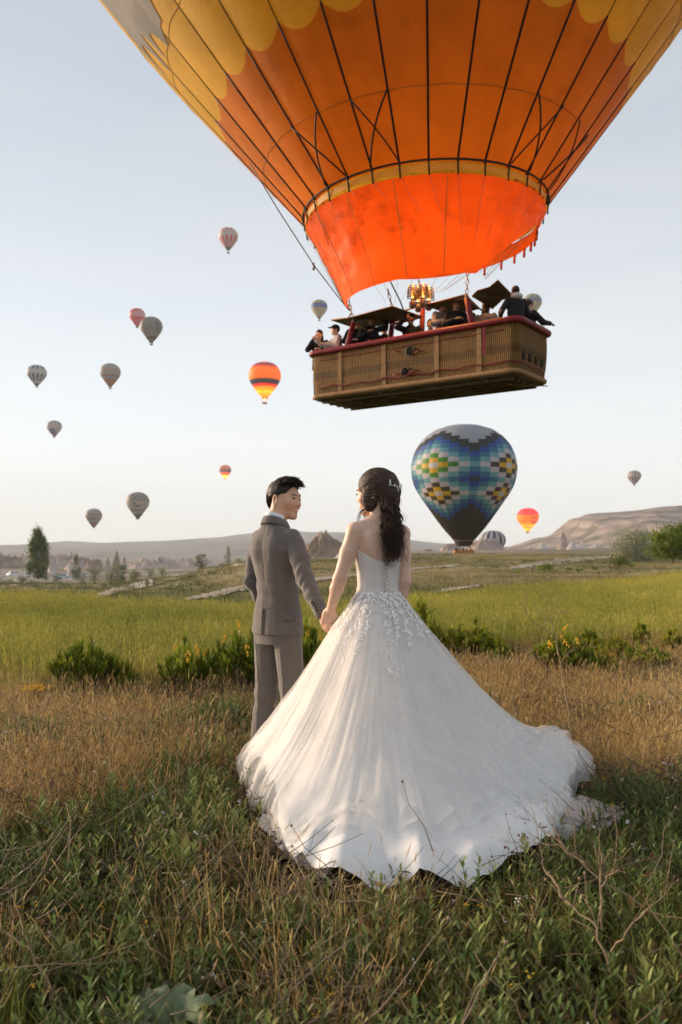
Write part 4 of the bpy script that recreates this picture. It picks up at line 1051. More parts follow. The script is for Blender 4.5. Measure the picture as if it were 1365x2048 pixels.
# jacket
JT = [(.765, .172, .120, .0), (.84, .165, .115, .0), (.92, .153, .110, .0), (1.02, .132, .098, -.002), (1.10, .131, .097, -.006), (1.20, .147, .106, -.010), (1.28, .162, .108, -.018), (1.335, .158, .096, -.022), (1.375, .125, .080, -.024), (1.41, .088, .068, -.024), (1.435, .070, .062, -.022)]
def g_jacket(p):
    d = s_loft(p, JT, 2.25)
    d = smin(d, s_ell(p, (.06, -.07, 1.28), (.065, .045, .08)), .03); d = smin(d, s_ell(p, (-.06, -.07, 1.28), (.065, .045, .08)), .03)
    for S_, E_, W2, s_ in ((GS_R, GE_R, GW_R, 1), (GS_L, GE_L, GW_L, -1)):
        arm = s_chain(p, [S_ + [-.02 * s_, 0, .0], S_ + (E_ - S_) * .5, E_, E_ + (W2 - E_) * .5, W2 + (W2 - E_) * .03], [.054, .053, .048, .043, .038], .012)
        ex = (E_ - S_) / np.linalg.norm(E_ - S_); t = (p - S_.astype(np.float32)) @ ex.astype(np.float32)
        arm = arm + .0022 * np.sin(t * 62 + p[:, 0] * 90 + 3 * fbm(p[:, 0] * 12, p[:, 1] * 12, p[:, 2] * 12, 2)) * np.exp(-((t - .25) / .12) ** 2) + .006 * fbm(p[:, 0] * 22, p[:, 1] * 22, p[:, 2] * 15, 3)
        d = smin(d, arm.astype(np.float32), .014)
    # drape creases and the back vent
    cr = .006 * fbm(p[:, 0] * 14, p[:, 1] * 16, p[:, 2] * 5, 3) + .003 * np.sin(p[:, 2] * 70 + 9 * p[:, 0]) * np.exp(-((p[:, 2] - 1.06) / .07) ** 2)
    d = d + cr.astype(np.float32)
    bk = (p[:, 1] < 0) & (p[:, 2] < 1.42)
    d = d + np.where(bk, .0022 * np.exp(-(p[:, 0] / .004) ** 2), 0).astype(np.float32)          # centre seam
    vent = np.where((p[:, 1] < 0) & (p[:, 2] < .945), np.where(p[:, 0] > 0, .006, -.003) * np.exp(-np.abs(p[:, 0]) / .05), 0)
    d = d + vent.astype(np.float32)
    hem = .798 + .012 * np.abs(p[:, 0]); d = smax(d, hem - p[:, 2], .006)
    d = smax(d, -s_chain(p, [(0, -.02, 1.42), (0, -.01, 1.55)], [.052, .06], .01), .008)
    return d
JV, JQ = snet(g_jacket, (-.31, -.20, .75), (.50, .20, 1.50), .0052)
jk = obj('suit_jacket', JV, JQ, m_suit, groom)
m_seam = simple('dark seam', (.035, .028, .024), .9, .1, 30)
v, f = tube([(.003, -.129, .80), (.003, -.127, .86), (.003, -.120, .945)], .0028, 4); obj('back_vent', v, f, m_seam, jk)
pf = []
for i in range(2):
    for t in np.linspace(0, 1, 8):
        a = R(-40 + 34 * t); z0 = .928 - .010 * t - i * .042; pf.append(((.157 + .008) * math.cos(a), (.112 + .008) * math.sin(a), z0))
obj('pocket_flap', pf, grid(8, 2), m_suit, jk).modifiers.new('s', 'SOLIDIFY').thickness = .003
ga = (GW_R - GE_R) / np.linalg.norm(GW_R - GE_R); sdv = np.cross(ga, [0, 1, 0]); sdv /= np.linalg.norm(sdv)
for i in range(4):
    c0 = GW_R - ga * (.018 + .02 * i) + np.array([.012, -.041 - .0015 * i, 0]); v, f = sph(c0, (.0075, .004, .0075), 10, 6); obj('cuff_button', v, f, m_black, jk)
# collars
def collar(r_in, r_out, z0, z1, flare, m, nm, par, gap=35, th=.004):
    V = []; nu, nv = 46, 6
    for j in range(nv):
        q = j / (nv - 1)
        for i in range(nu):
            a = R(90 + gap + (360 - 2 * gap) * i / (nu - 1)); sl = .5 - .5 * math.sin(a)        # 1 at the back
            z = z0 + (z1 - z0) * q + .035 * (sl - .5) * 1.2; r = r_in + (r_out - r_in) * math.sin(q * math.pi * .5)
            V.append((r * math.cos(a) * 1.02, r * math.sin(a) * .98 - .018, z))
    o = obj(nm, V, grid(nu, nv), m, par); sm = o.modifiers.new('s', 'SOLIDIFY'); sm.thickness = th; return o
collar(.057, .0575, 1.405, 1.478, 0, m_white, 'shirt_collar', groom, 24, .003)
collar(.067, .060, 1.395, 1.458, 0, m_suit, 'jacket_collar', jk, 30, .004)
collar(.067, .083, 1.454, 1.410, 0, m_suit, 'jacket_collar', jk, 34, .003)
# trousers and shoes
def g_trs(p):
    d = s_loft(p, [(.74, .145, .10, 0), (.82, .147, .105, 0), (.95, .135, .095, 0)], 2.3)
    for s_, kn, an in ((-1, (-.105, .015, .46), (-.135, -.02, .075)), (1, (.098, .02, .46), (.105, .0, .075))):
        lg = s_chain(p, [(s_ * .078, .0, .82), kn, an], [.086, .068, .064], .02)
        cre = .004 * fbm(p[:, 0] * 20, p[:, 1] * 20, p[:, 2] * 9, 3) + .004 * np.sin(p[:, 2] * 58 + 12 * p[:, 0] + 2 * fbm(p[:, 0] * 9, p[:, 1] * 9, p[:, 2] * 9, 2)) * (np.exp(-((p[:, 2] - .42) / .10) ** 2) + np.exp(-((p[:, 2] - .12) / .07) ** 2))
        ang_ = np.arctan2(p[:, 1], p[:, 0] - (kn[0] + (p[:, 2] - .46) * 0)); crs = -.004 * np.exp(-((np.abs(ang_) - math.pi / 2) / .10) ** 2)
        d = smin(d, (lg + cre + crs).astype(np.float32), .012)
    return smax(d, .055 - p[:, 2], .004)
TV, TQ = snet(g_trs, (-.26, -.16, .04), (.24, .16, .97), .006)
obj('trousers', TV, TQ, m_suit, groom)
for s_, ax_ in ((-1, -.135), (1, .105)):
    def g_shoe(p): return smax(smin(s_cap(p, (ax_, -.05, .045), (ax_ + .015 * s_, .14, .035), .045, .036), s_cap(p, (ax_, -.02, .05), (ax_, -.02, .11), .042, .04), .03), .004 - p[:, 2], .004)
    SV, SQ = snet(g_shoe, (ax_ - .08, -.13, -.01), (ax_ + .09, .21, .15), .008); obj('shoe', SV, SQ, m_black, groom)
# ------------------------------------------------------------------ BRIDE
BY_ = 4.4; b_root = Vector(((757 - CX) / F * BY_, BY_, 0)); b_root.z = float(gz(b_root.x, b_root.y)); BYAW = R(25)
bh_ = to_loc(b_root, BYAW, HANDW + np.array([.012, -.03, .012]))
BS_L, BS_R = np.array([-.135, -.005, 1.362]), np.array([.135, -.005, 1.352])
BE_L = np.array([-.205, .035, 1.115]); BW_L = bh_ + (BE_L - bh_) / np.linalg.norm(BE_L - bh_) * .07
BE_R = np.array([.137, -.035, 1.10]); BW_R = np.array([.125, .075, .875])
b_hc = np.array([.0, .035, 1.560]); b_hM = rotz(R(46)) @ rotx(R(-3))
BT = [(.86, .155, .115, .0), (.96, .140, .105, 0), (1.03, .112, .086, 0), (1.08, .103, .080, 0), (1.15, .106, .080, 0), (1.22, .116, .084, -.002), (1.29, .124, .082, -.006), (1.34, .118, .068, -.012), (1.385, .085, .052, -.016), (1.41, .06, .046, -.015)]
bdir = bh_ - BW_L; bdir /= np.linalg.norm(bdir)
def b_body(p):
    d = s_loft(p, BT, 2.1)
    d = smin(d, s_chain(p, [(0, -.02, 1.38), (0, -.012, 1.45), (0, .005, 1.50)], [.055, .044, .045], .02), .035)
    for S_, E_, W2, s_ in ((BS_L, BE_L, BW_L, -1), (BS_R, BE_R, BW_R, 1)):
        d = smin(d, s_cap(p, (s_ * .03, -.018, 1.405), S_, .034, .042), .03)
        d = smin(d, s_chain(p, [S_, S_ + (E_ - S_) * .45, E_, E_ + (W2 - E_) * .3, W2], [.044, .040, .0325, .033, .0235], .02), .016)
        d = smin(d, s_ell(p, (s_ * .068, -.066, 1.30), (.035, .018, .055), roty(s_ * .25)), .03)      # shoulder blades
    d = d + (.006 * np.exp(-(p[:, 0] / .016) ** 2) * (p[:, 1] < -.02) * np.clip((1.40 - p[:, 2]) / .1, 0, 1)).astype(np.float32)   # spine hollow
    d = smin(d, s_hand(p, BW_L, bdir, (-.55, -.8, .1), -1, .55), .012)
    d = smin(d, s_hand(p, BW_R, (-.1, .35, -1), (1, -.2, 0), -1, .35), .012)
    return d
V1, Q1 = snet(b_body, (-.27, -.13, .74), (.21, .34, 1.515), .0044)
def b_head(p):
    d = s_head((p - b_hc.astype(np.float32)) @ b_hM.astype(np.float32), 1)
    return smin(d, s_chain(p, [(0, -.018, 1.43), (0, -.008, 1.47), (0, .01, 1.52)], [.0435, .0435, .045], .01), .02)
V2, Q2 = snet(b_head, (-.16, -.13, 1.44), (.14, .19, 1.70), .0034)
def b_legs(p):
    d = None
    for s_ in (-1, 1):
        q = s_chain(p, [(s_ * .08, 0, .88), (s_ * .08, .02, .50), (s_ * .07, 0, .12), (s_ * .07, .10, .07)], [.075, .048, .034, .03], .02); d = q if d is None else smin(d, q, .03)
    return d
V3, Q3 = snet(b_legs, (-.19, -.12, .03), (.19, .16, .97), .012)
BV = np.vstack([V1, V2, V3]); BQ = np.vstack([Q1, Q2 + len(V1), Q3 + len(V1) + len(V2)])
bride = obj('person', BV, BQ, m_skin2); bride.location = b_root; bride.rotation_euler = (0, 0, BYAW)
tag(bride, 'person in white strapless ball gown with long train, seen from behind', 'person', 'couple in front')
cc = np.ones((len(BV), 3)); el = np.exp(-np.sum((BV - BE_L - [0, -.03, 0]) ** 2, 1) / .0009) + np.exp(-np.sum((BV - BE_R - [0, -.03, 0]) ** 2, 1) / .0009)
cc -= np.clip(el, 0, 1)[:, None] * np.array([.02, .14, .14]); vcol(bride, cc)
def bh2l(q): return np.array(q) @ b_hM.T + b_hc
for s_ in (-1, 1):
    v, f = sph((0, 0, 0), (.0125, .004, .0045), 10, 6); obj('eye', bh2l(v + [s_ * .032, .0895, -.001]), f, m_eye, bride)
    v, f = tube(bh2l([(s_ * .016, .0905, .018), (s_ * .030, .0895, .021), (s_ * .046, .077, .016)]), [.0024, .0026, .001], 5); obj('eyebrow', v, f, m_hairb, bride)
# hair: smooth half-up crown, long wavy lengths
def b_hair(p):
    q = (p - b_hc.astype(np.float32)) @ b_hM.astype(np.float32)
    d = s_ell(q, (0, -.020, .032), (.090, .110, .102))
    d = smin(d, s_ell(np.stack([np.abs(q[:, 0]), q[:, 1], q[:, 2]], 1), (.074, .012, -.040), (.020, .046, .062)), .02)
    d = smin(d, s_ell(q, (0, -.085, -.03), (.066, .045, .075)), .03)
    d = smin(d, s_ell(q, (.0, -.105, .012), (.045, .028, .03)), .02)
    st = fbm(q[:, 0] * 30, q[:, 2] * 30 + q[:, 1] * 20, q[:, 1] * 8, 3)
    d = d + .005 * st.astype(np.float32) + (.0013 * np.sin(np.arctan2(q[:, 0], -(q[:, 2] - .0)) * 34 + 6 * st)).astype(np.float32)
    d = d + (.006 * np.exp(-(q[:, 0] / .008) ** 2) * (q[:, 2] > .08)).astype(np.float32)
    d = smax(d, -s_ell(q, (0, .118, -.03), (.066, .072, .105)), .012)
    d = smax(d, q[:, 1] * .9 - q[:, 2] * .35 - .060, .012)
    d = smax(d, -(q[:, 2] + .11), .02)
    return d
HV, HQ = snet(b_hair, b_hc - .17, b_hc + .16, .0042)
obj('hair', HV, HQ, m_hairb, bride)
r3 = random.Random(11); paths = []; thin = []
gather = np.array([.0, -.118, .012])
for i in range(420):                                                # combed strands from hairline to the gather
    a = r3.uniform(-1.25, 1.25); zt = r3.uniform(0, 1)
    th = r3.uniform(-math.pi * .62, math.pi * .62); el_ = r3.uniform(.05, 1.15)
    s0 = np.array([.087 * math.sin(th) * math.cos(el_), -.02 + .102 * math.cos(th) * math.cos(el_) * (1 if math.cos(th) > 0 else .6), .032 + .098 * math.sin(el_)])
    if s0[1] > .058: s0[1] = .058
    pts = []
    for t in np.linspace(0, 1, 9):
        m_ = s0 * (1 - t) + (gather + np.array([r3.gauss(0, .012), 0, r3.gauss(0, .012)])) * t
        c_ = m_ - np.array([0, -.020, .030]); k_ = np.linalg.norm(c_ / np.array([.088, .108, .100])); m_ = c_ / max(k_, .3) + np.array([0, -.020, .030]); pts.append(bh2l(m_))
    thin.append(pts)
back = np.array([.0, -.075, -.02])
for i in range(300):                                                # long wavy locks
    a = r3.uniform(-1, 1); b = r3.random()
    st = np.array([a * .064 - .012, -.040 - .064 * (1 - a * a) * r3.uniform(.4, 1.1), r3.uniform(-.06, .03)])
    L_ = r3.uniform(.20, .335); n_ = 34; ph = r3.uniform(0, 6.3); ph2 = r3.uniform(0, 6.3); fq = r3.uniform(2.4, 3.6) * L_ / .3; A = r3.uniform(.007, .017)
    sl = bh2l(st); x1 = sl[0] * .30 + r3.gauss(.004, .019); y1 = -.118 - r3.uniform(0, .045)
    pts = []
    for t in np.linspace(0, 1, n_):
        s_ = t ** .8; x = sl[0] * (1 - s_) + x1 * s_; y = sl[1] * (1 - s_) + y1 * s_; am = A * min(1, t * 2.2) * (1 + .5 * t)
        z = sl[2] - L_ * t
        yb = -.030 - .075 * min(1, max(0, (1.47 - z) / .12))                     # stay outside the back
        pts.append((x + am * math.sin(ph + 6.28 * fq * t), min(y, yb - .012) + am * .7 * math.cos(ph2 + 6.28 * fq * t), z))
    paths.append(pts)
def lockr(t): return np.clip(.55 + 1.2 * np.sin(np.pi * np.minimum(1, t * 1.05 + .12)), .1, 2)
v, f = strands(paths, .0036, .0022, 4, lambda t: lockr(t) * (1 - .85 * np.clip((t - .8) / .2, 0, 1)))
obj('hair_locks', v, f, m_hairb, bride)
for i in range(700):                                                # fine strands on the lengths, flyaways
    p = np.array(paths[r3.randrange(len(paths))]); off = np.array([r3.gauss(0, .010), r3.gauss(-.004, .006), r3.gauss(0, .004)]); wv = np.array([[r3.gauss(0, .0015), r3.gauss(0, .0015), 0] for _ in p])
    thin.append(p + off * np.linspace(.4, 1.5, len(p))[:, None] + wv)
for i in range(14):                                                 # tendrils by the left cheek and over the left shoulder
    st = bh2l((-.070 + r3.gauss(0, .006), .02 + r3.gauss(0, .012), -.01)); pts = []
    L_ = r3.uniform(.10, .20); ph = r3.uniform(0, .8)
    for t in np.linspace(0, 1, 22):
        pts.append((st[0] + .006 - .022 * t + .022 * t * math.sin(ph + 9 * t), st[1] + .012 * math.cos(ph + 8 * t) + .01 * t, st[2] - L_ * t))
    thin.append(pts)
for i in range(9):                                                  # loose curl falling forward of the left shoulder
    st = np.array([-.045 + r3.gauss(0, .003), -.02 + r3.gauss(0, .004), 1.475]); pts = []; ph = r3.gauss(0, .12)
    for t in np.linspace(0, 1, 20): pts.append((st[0] - .075 * math.sin(t * 1.7) + r3.gauss(0, .0006), st[1] + .02 * t, st[2] + .008 * math.sin(t * 3) - .085 * t ** 2.2))
    thin.append(pts)
v, f = strands(thin, .0011, .0005, 3); obj('hair_strands', v, f, m_hairb, bride)
# hair comb with white flowers
m_pearl = simple('pearl and crystal', (.82, .80, .78), .25, .06, 40, spec=.6)
comb = empty('hair_comb'); comb.parent = bride
for i, (x, z, r_) in enumerate(((-.068, .044, .016), (-.052, .028, .010), (-.038, .018, .011), (-.018, .022, .017), (.000, .030, .012), (-.030, .002, .009))):
    c0 = np.array([x, -.02 - .112 * math.sqrt(max(.05, 1 - (x / .09) ** 2 - ((z - .03) / .11) ** 2)) - .008, z])
    ps = []
    for q in range(5):
        a = q * 1.2566 + i; v, f = sph((0, 0, 0), (.55 * r_, .15 * r_, .34 * r_), 8, 5); v = (v + [.55 * r_, 0, 0]) @ roty(a).T + c0 + [0, -.003, 0]; ps.append((v, f))
    ps.append(sph(c0 + [0, -.004, 0], .28 * r_, 8, 5)); v, f = joinvf(ps); obj('flower', bh2l(v), f, m_pearl, comb)
v, f = tube(bh2l([(x, -.02 - .112 * math.sqrt(1 - (x / .09) ** 2) - .004, .022 + .12 * abs(x)) for x in np.linspace(-.07, .01, 8)]), .002, 4); obj('wire', v, f, m_pearl, comb)
# ---- gown
def gown_mat(name, rough=.5, sheen=.3, bs=.3, sc_=60, bd=.003):
    k = N(name); n = k.noise(sc_, 4, 'Object'); c = k.attr()
    sh = k.bsdf(c, rough, spec=.35, bump=n, bstr=bs, bdist=bd, sheen=sheen); return k.done(k.translucent(sh, c, .14))
m_satin = gown_mat('ivory satin', .42, .2, .12, 14, .004)
def tulle_mat(name, op, c=(.94, .925, .90)):
    k = N(name); n = k.noise(420, 2, 'Object'); n2 = k.noise(5, 4, 'Object')
    sh = k.translucent(k.bsdf(c, .6, spec=.2, sheen=.4), c, .45)
    fac = k.ramp(k.math('ADD', k.math('MULTIPLY', n, .55), k.math('MULTIPLY', n2, .45)), [(.35, (1 - op - .14,) * 3), (.65, (1 - op + .14,) * 3)])
    return k.done(k.transparent(sh, fac))
m_tul = tulle_mat('white tulle', .42); m_tul2 = tulle_mat('sheer tulle', .30)
def bodice_top(a): s_ = math.sin(a); return 1.200 + .070 * (1 - max(0, -s_) ** 1.6) + .012 * max(0, s_)
def brad(z): T = np.array(BT); return np.interp(z, T[:, 0], T[:, 1]), np.interp(z, T[:, 0], T[:, 2]), np.interp(z, T[:, 0], T[:, 3])
def bpt(a, z, off): A, B, c = brad(z); c_, s_ = math.cos(a), math.sin(a); n_ = (abs(c_) ** 2.1 + abs(s_) ** 2.1) ** (-1 / 2.1); return (c_ * n_ * (A + off), c + s_ * n_ * (B + off), z)
nu, nv = 120, 26; V = []
for j in range(nv):
    q = j / (nv - 1)
    for i in range(nu):
        a = i / nu * 2 * math.pi; zt = bodice_top(a); z = 1.0 + (zt - 1.0) * q
        V.append(bpt(a, z, .006 + .0015 * math.sin(a * 12) * (1 if q > .1 else 0)))
bod = obj('bodice', V, grid(nu, nv, True), m_satin, bride); vcol(bod, np.tile((.80, .72, .68), (len(V), 1)))
# hem outline in the world, around the wearer
HEM = [(1.36, 5.02), (1.40, 4.72), (1.31, 4.45), (1.13, 4.10), (1.00, 3.78), (.80, 3.42), (.62, 3.14), (.40, 2.95), (.235, 3.06), (.10, 2.97), (-.05, 3.03), (-.14, 3.20), (-.22, 3.32), (-.30, 3.64), (-.40, 3.97), (-.48, 4.28), (-.52, 4.62), (-.47, 4.98), (-.12, 5.2), (.30, 5.28), (.72, 5.30), (1.12, 5.25)]
hem = np.array(HEM) - np.array([b_root.x, b_root.y]); hang = np.unwrap(np.arctan2(hem[:, 1], hem[:, 0]))
if hang[-1] < hang[0]: hang, hem = hang[::-1], hem[::-1]
hlen = np.hypot(hem[:, 0], hem[:, 1])
_hp = np.linspace(0, 2 * math.pi, 1440, endpoint=False); _hb = (_hp - hang[0]) % (2 * math.pi) + hang[0]
_hr = np.interp(_hb, np.append(hang, hang[0] + 2 * math.pi), np.append(hlen, hlen[0]))
for _ in range(60): _hr = (np.roll(_hr, 3) + _hr + np.roll(_hr, -3)) / 3
def hemr(psi): return np.interp(np.asarray(psi) % (2 * math.pi), np.append(_hp, 2 * math.pi), np.append(_hr, _hr[0]))
NU, NV = 520, 90
psi = np.linspace(0, 2 * math.pi, NU, endpoint=False); qv = np.linspace(0, 1, NV)
PS, QV = np.meshgrid(psi, qv); HR = hemr(PS)
HRs = HR.copy()
for _ in range(10): HRs = (np.roll(HRs, 1, 1) + HRs + np.roll(HRs, -1, 1)) / 3
def skirt(off, hem_scale, fold, wave, seed, zoff, blush, hemw=0.0, z_lift=None, wr2=0., seed2=0.):
    hs = hem_scale(PS); L_ = HRs * (1 - QV ** 3) + HR * QV ** 3
    ex = 1.12 + 1.0 * np.clip((L_ - .62) / .75, 0, 1)
    wz = 1.075 - .02; ot = off * np.minimum(1, QV * 5); aw = .1085 + ot * .3; bw = .0865 + ot * .3
    # waist radius in the world frame: ellipse turned with the body
    al = PS - BYAW; wr_ = 1 / np.sqrt((np.cos(al) / aw) ** 2 + (np.sin(al) / bw) ** 2)
    t = QV * hs; hq = QV
    d = wr_ + (L_ - wr_) * t
    zc = .165 + zoff
    z = zc + (wz - zc) * np.maximum(0, 1 - t) ** ex + ot * 1.6 * (1 - .6 * t)
    f1 = fbm(PS * 5.2 + seed, t * 1.3 + seed, seed, 3); rid = 1 - np.abs(2 * fbm(PS * 9 + 3 * seed + .5 * t, t * .9, seed + 5, 3)) * 2.2
    n_per = np.cos(PS * 13 + 1.5 * np.sin(PS * 3 + seed)) 
    edge_ = np.minimum(1, np.minimum(PS, 2 * np.pi - PS) / .25)
    amp = fold * (t ** 1.1) * (1 - .30 * t)
    d = d + amp * (n_per * .9 + 1.6 * f1 * edge_) * .55
    z = z + wave * t * (1 - .2 * t) * (rid * edge_ * .5 + .5 * f1 * edge_) * np.clip(L_ - .2, .15, 1.2)
    # small crumples that grow towards the floor
    x = b_root.x + d * np.cos(PS); y = b_root.y + d * np.sin(PS)
    z = z + .022 * fbm(x * 7 + seed, y * 7, seed, 3) * np.clip(t * 1.6 - .7, 0, 1)
    if hemw: z = z + hemw * np.sin(PS * 31 + 3 * np.sin(PS * 7 + seed)) * np.clip((hq - .86) / .14, 0, 1) ** 1.5
    if z_lift is not None: z = z + z_lift(PS, t)
    z = z - .055 * np.clip((t - .93) / .07, 0, 1) ** 1.5
    if wr2: z = z + wr2 * np.clip(t * 1.3, 0, 1) * np.maximum(0, .55 - np.abs(fbm(PS * 16 + seed2, t * 1.1 + seed2, seed2, 3)) * 3.2) + .3 * wr2 * np.abs(fbm(x * 9 + seed2, y * 9, seed2, 3))
    g_ = gz(x, y); z = np.maximum(z + g_ * t, g_ + .02)
    W3 = np.stack([x, y, z], -1).reshape(-1, 3)
    return to_loc(b_root, BYAW, W3), t.reshape(-1), L_.reshape(-1)
deg_ = lambda p: (np.degrees(p) % 360)
front = lambda p: np.exp(-((deg_(p) - 285) / 32) ** 4)               # the satin train towards the camera
left_ = lambda p: np.exp(-((deg_(p) - 205) / 38) ** 4); right_ = lambda p: np.exp(-(((deg_(p) + 180) % 360 - 180 - 10) / 32) ** 4)
sat = lambda p: 1.0 - .14 * left_(p) - .10 * right_(p)
tul = lambda p: 1.0 - .17 * front(p) + .015 * left_(p) + .01 * np.sin(p * 9)
def foldlift(p, t):                                                  # two tall creases in the satin front
    d1 = np.exp(-((deg_(p) - 272.5) / 2.8) ** 2) + np.exp(-((deg_(p) - 283) / 3.2) ** 2) + .7 * np.exp(-((deg_(p) - 262) / 3) ** 2) + .5 * np.exp(-((deg_(p) - 294) / 3) ** 2)
    return .022 * d1 * np.clip((t - .70) / .2, 0, 1) * (1 - .6 * np.clip((t - .93) / .07, 0, 1))
def puff(p, t):                                                      # rolled puff of tulle on the right
    return .15 * np.exp(-((((deg_(p) + 180) % 360 - 180) + 12) / 9) ** 2) * np.exp(-((t - .84) / .10) ** 2)
sv, st, sl = skirt(.004, sat, .050, .045, 3.0, -.025, 1, .010, foldlift)
bl_ = np.clip((st - .35) / .45, 0, 1)[:, None]
sk = obj('skirt', sv, np.array(grid(NU, NV, True)), m_satin, bride); vcol(sk, np.array([.84, .76, .70]) * (1 - bl_) + np.array([.88, .87, .85]) * bl_)
tlift = lambda p, t: foldlift(p, t) + puff(p, t)
tv, tt, _ = skirt(.010, tul, .050, .045, 3.0, -.012, 1, .02, tlift, .030, 9.0); obj('tulle_layer', tv, np.array(grid(NU, NV, True)), m_tul, sk)
tv, tt, _ = skirt(.020, lambda p: tul(p) * .985 - .03 * front(p) + .02 * left_(p), .050, .045, 3.0, .004, 1, .03, tlift, .045, 14.0); obj('tulle_layer', tv, np.array(grid(NU, NV, True)), m_tul2, sk)
# lace petticoat showing at the left hem and loose tulle at the right hem
def ruffle(nm, w0, w1, n, amp, hgt, m, seed):
    V = []; p0, p1 = np.array(w0, float), np.array(w1, float)
    for j in range(8):
        q = j / 7
        for i in range(n):
            t = i / (n - 1); c = p0 + (p1 - p0) * t; out = np.array([p1[1] - p0[1], -(p1[0] - p0[0])]); out /= np.linalg.norm(out); out *= -1 if out[1] > 0 and seed != 2 else 1
            s_ = q * hgt * (1 + .35 * float(vnoise(t * 14 + seed, 1.0))); ph = math.sin(t * 40 + seed + 3 * math.sin(t * 9))
            xy = c + out * (s_ + .02 * ph * q); V.append((xy[0], xy[1], float(gz(xy[0], xy[1])) + .13 - .05 * q + amp * ph * (.3 + .7 * q) + .02 * float(vnoise(t * 30, q * 5, seed))))
    o = obj(nm, to_loc(b_root, BYAW, np.array(V)), grid(n, 8), m, bride); return o
k = N('lace net'); vo = k.n('ShaderNodeTexVoronoi', feature='DISTANCE_TO_EDGE'); vo.inputs['Scale'].default_value = 75; tcx = k.n('ShaderNodeTexCoord'); k.l(tcx.outputs['Object'], vo.inputs[0])
fac = k.ramp(vo.outputs[0], [(.10, (.08, .08, .08)), (.20, (.55, .55, .55))]); m_lace = k.done(k.transparent(k.bsdf((.82, .76, .72), .7, spec=.2), fac))
ruffle('lace_petticoat', (-.29, 3.70), (-.11, 3.28), 90, .024, .075, m_lace, 1); ruffle('lace_petticoat', (-.18, 3.40), (.0, 3.14), 70, .022, .07, m_lace, 3)
ruffle('petticoat_tulle', (.86, 3.56), (1.06, 3.98), 90, .03, .10, m_tul, 4); ruffle('petticoat_tulle', (.96, 3.70), (1.10, 3.92), 50, .03, .17, tulle_mat('blush tulle', .62, (.84, .72, .66)), 5)
# lace applique: leaves and petals over bodice and in trails on the skirt
m_app = simple('white lace thread', (.84, .80, .77), .75, .04, 60)
lp = []; rl = random.Random(3)
def leaf(c, nrm, d, L_, W2, lift=.003):
    c, nrm, d = np.array(c), np.array(nrm), np.array(d); s_ = np.cross(nrm, d); s_ /= np.linalg.norm(s_) + 1e-9
    v = np.array([c - d * L_ / 2, c + s_ * W2 / 2 + nrm * lift * .3, c + d * L_ / 2, c - s_ * W2 / 2 + nrm * lift * .3, c + nrm * lift]); lp.append((v, [(0, 1, 4), (1, 2, 4), (2, 3, 4), (3, 0, 4)]))
for i in range(1100):
    a = rl.uniform(0, 2 * math.pi); zt = bodice_top(a); z = 1.0 + (zt - 1.0) * rl.random() ** .9
    if abs(a - 1.5 * math.pi) < .13: continue
    p = np.array(bpt(a, z, .0085)); n_ = np.array([math.cos(a), math.sin(a), 0]); th = rl.uniform(0, 6.28); t_ = np.array([-math.sin(a), math.cos(a), 0]); d = t_ * math.cos(th) + np.array([0, 0, 1]) * math.sin(th)
    leaf(p, n_, d, rl.uniform(.008, .015), rl.uniform(.003, .006), .0016)
for i in range(60):
    a = i / 60 * 2 * math.pi
    if abs(a - 1.5 * math.pi) < .08: continue
    p = np.array(bpt(a, bodice_top(a), .007)); n_ = np.array([math.cos(a), math.sin(a), 0]); leaf(p, n_, np.array([0, 0, 1]), .010, .012, .002)
tvg = skirt(.022, tul, .050, .045, 3.0, .004, 1, .02, tlift, .022, 14.0)[0].reshape(NV, NU, 3)
def skpt(ps, q):
    jf = min(NV - 2.01, max(1, q * (NV - 1))); j = int(jf); fr_ = jf - j; i = int(ps / (2 * math.pi) * NU) % NU; p = tvg[j, i] * (1 - fr_) + tvg[j + 1, i] * fr_; du = tvg[j, (i + 1) % NU] - tvg[j, i - 1]; dv = tvg[j + 1, i] - tvg[j - 1, i]
    n_ = np.cross(du, dv); n_ /= np.linalg.norm(n_) + 1e-9; n_ = n_ if n_[2] > 0 else -n_
    dv /= np.linalg.norm(dv) + 1e-9; du /= np.linalg.norm(du) + 1e-9; return p, n_, du, dv
TR = [(238, .30), (252, .22), (277, .30), (290, .20), (222, .2), (305, .22), (200, .2), (325, .2), (345, .2)]
for dg_, ql in TR:                                                   # trails of leaves running down the skirt
    for i in range(62):
        q = rl.random() ** 1.2 * ql; wd = 4.5 * (1 - q / ql * .7) + .8
        ps = R(dg_ + rl.gauss(0, wd) * .8 + 4 * math.sin(q * 22)); p, n_, du, dv = skpt(ps, q + .01)
        th = rl.uniform(-1.1, 1.1); d = dv * math.cos(th) + du * math.sin(th); leaf(p + n_ * .002, n_, d, rl.uniform(.016, .028), rl.uniform(.007, .011), .0015)
for i in range(110):
    ps = rl.uniform(0, 2 * math.pi); q = rl.random() ** 2 * .10; p, n_, du, dv = skpt(ps, q + .01); th = rl.uniform(-3, 3); leaf(p + n_ * .002, n_, dv * math.cos(th) + du * math.sin(th), rl.uniform(.016, .028), rl.uniform(.007, .011), .0015)
v, f = joinvf(lp); obj('lace_applique', v, f, m_app, bride, smooth=False)
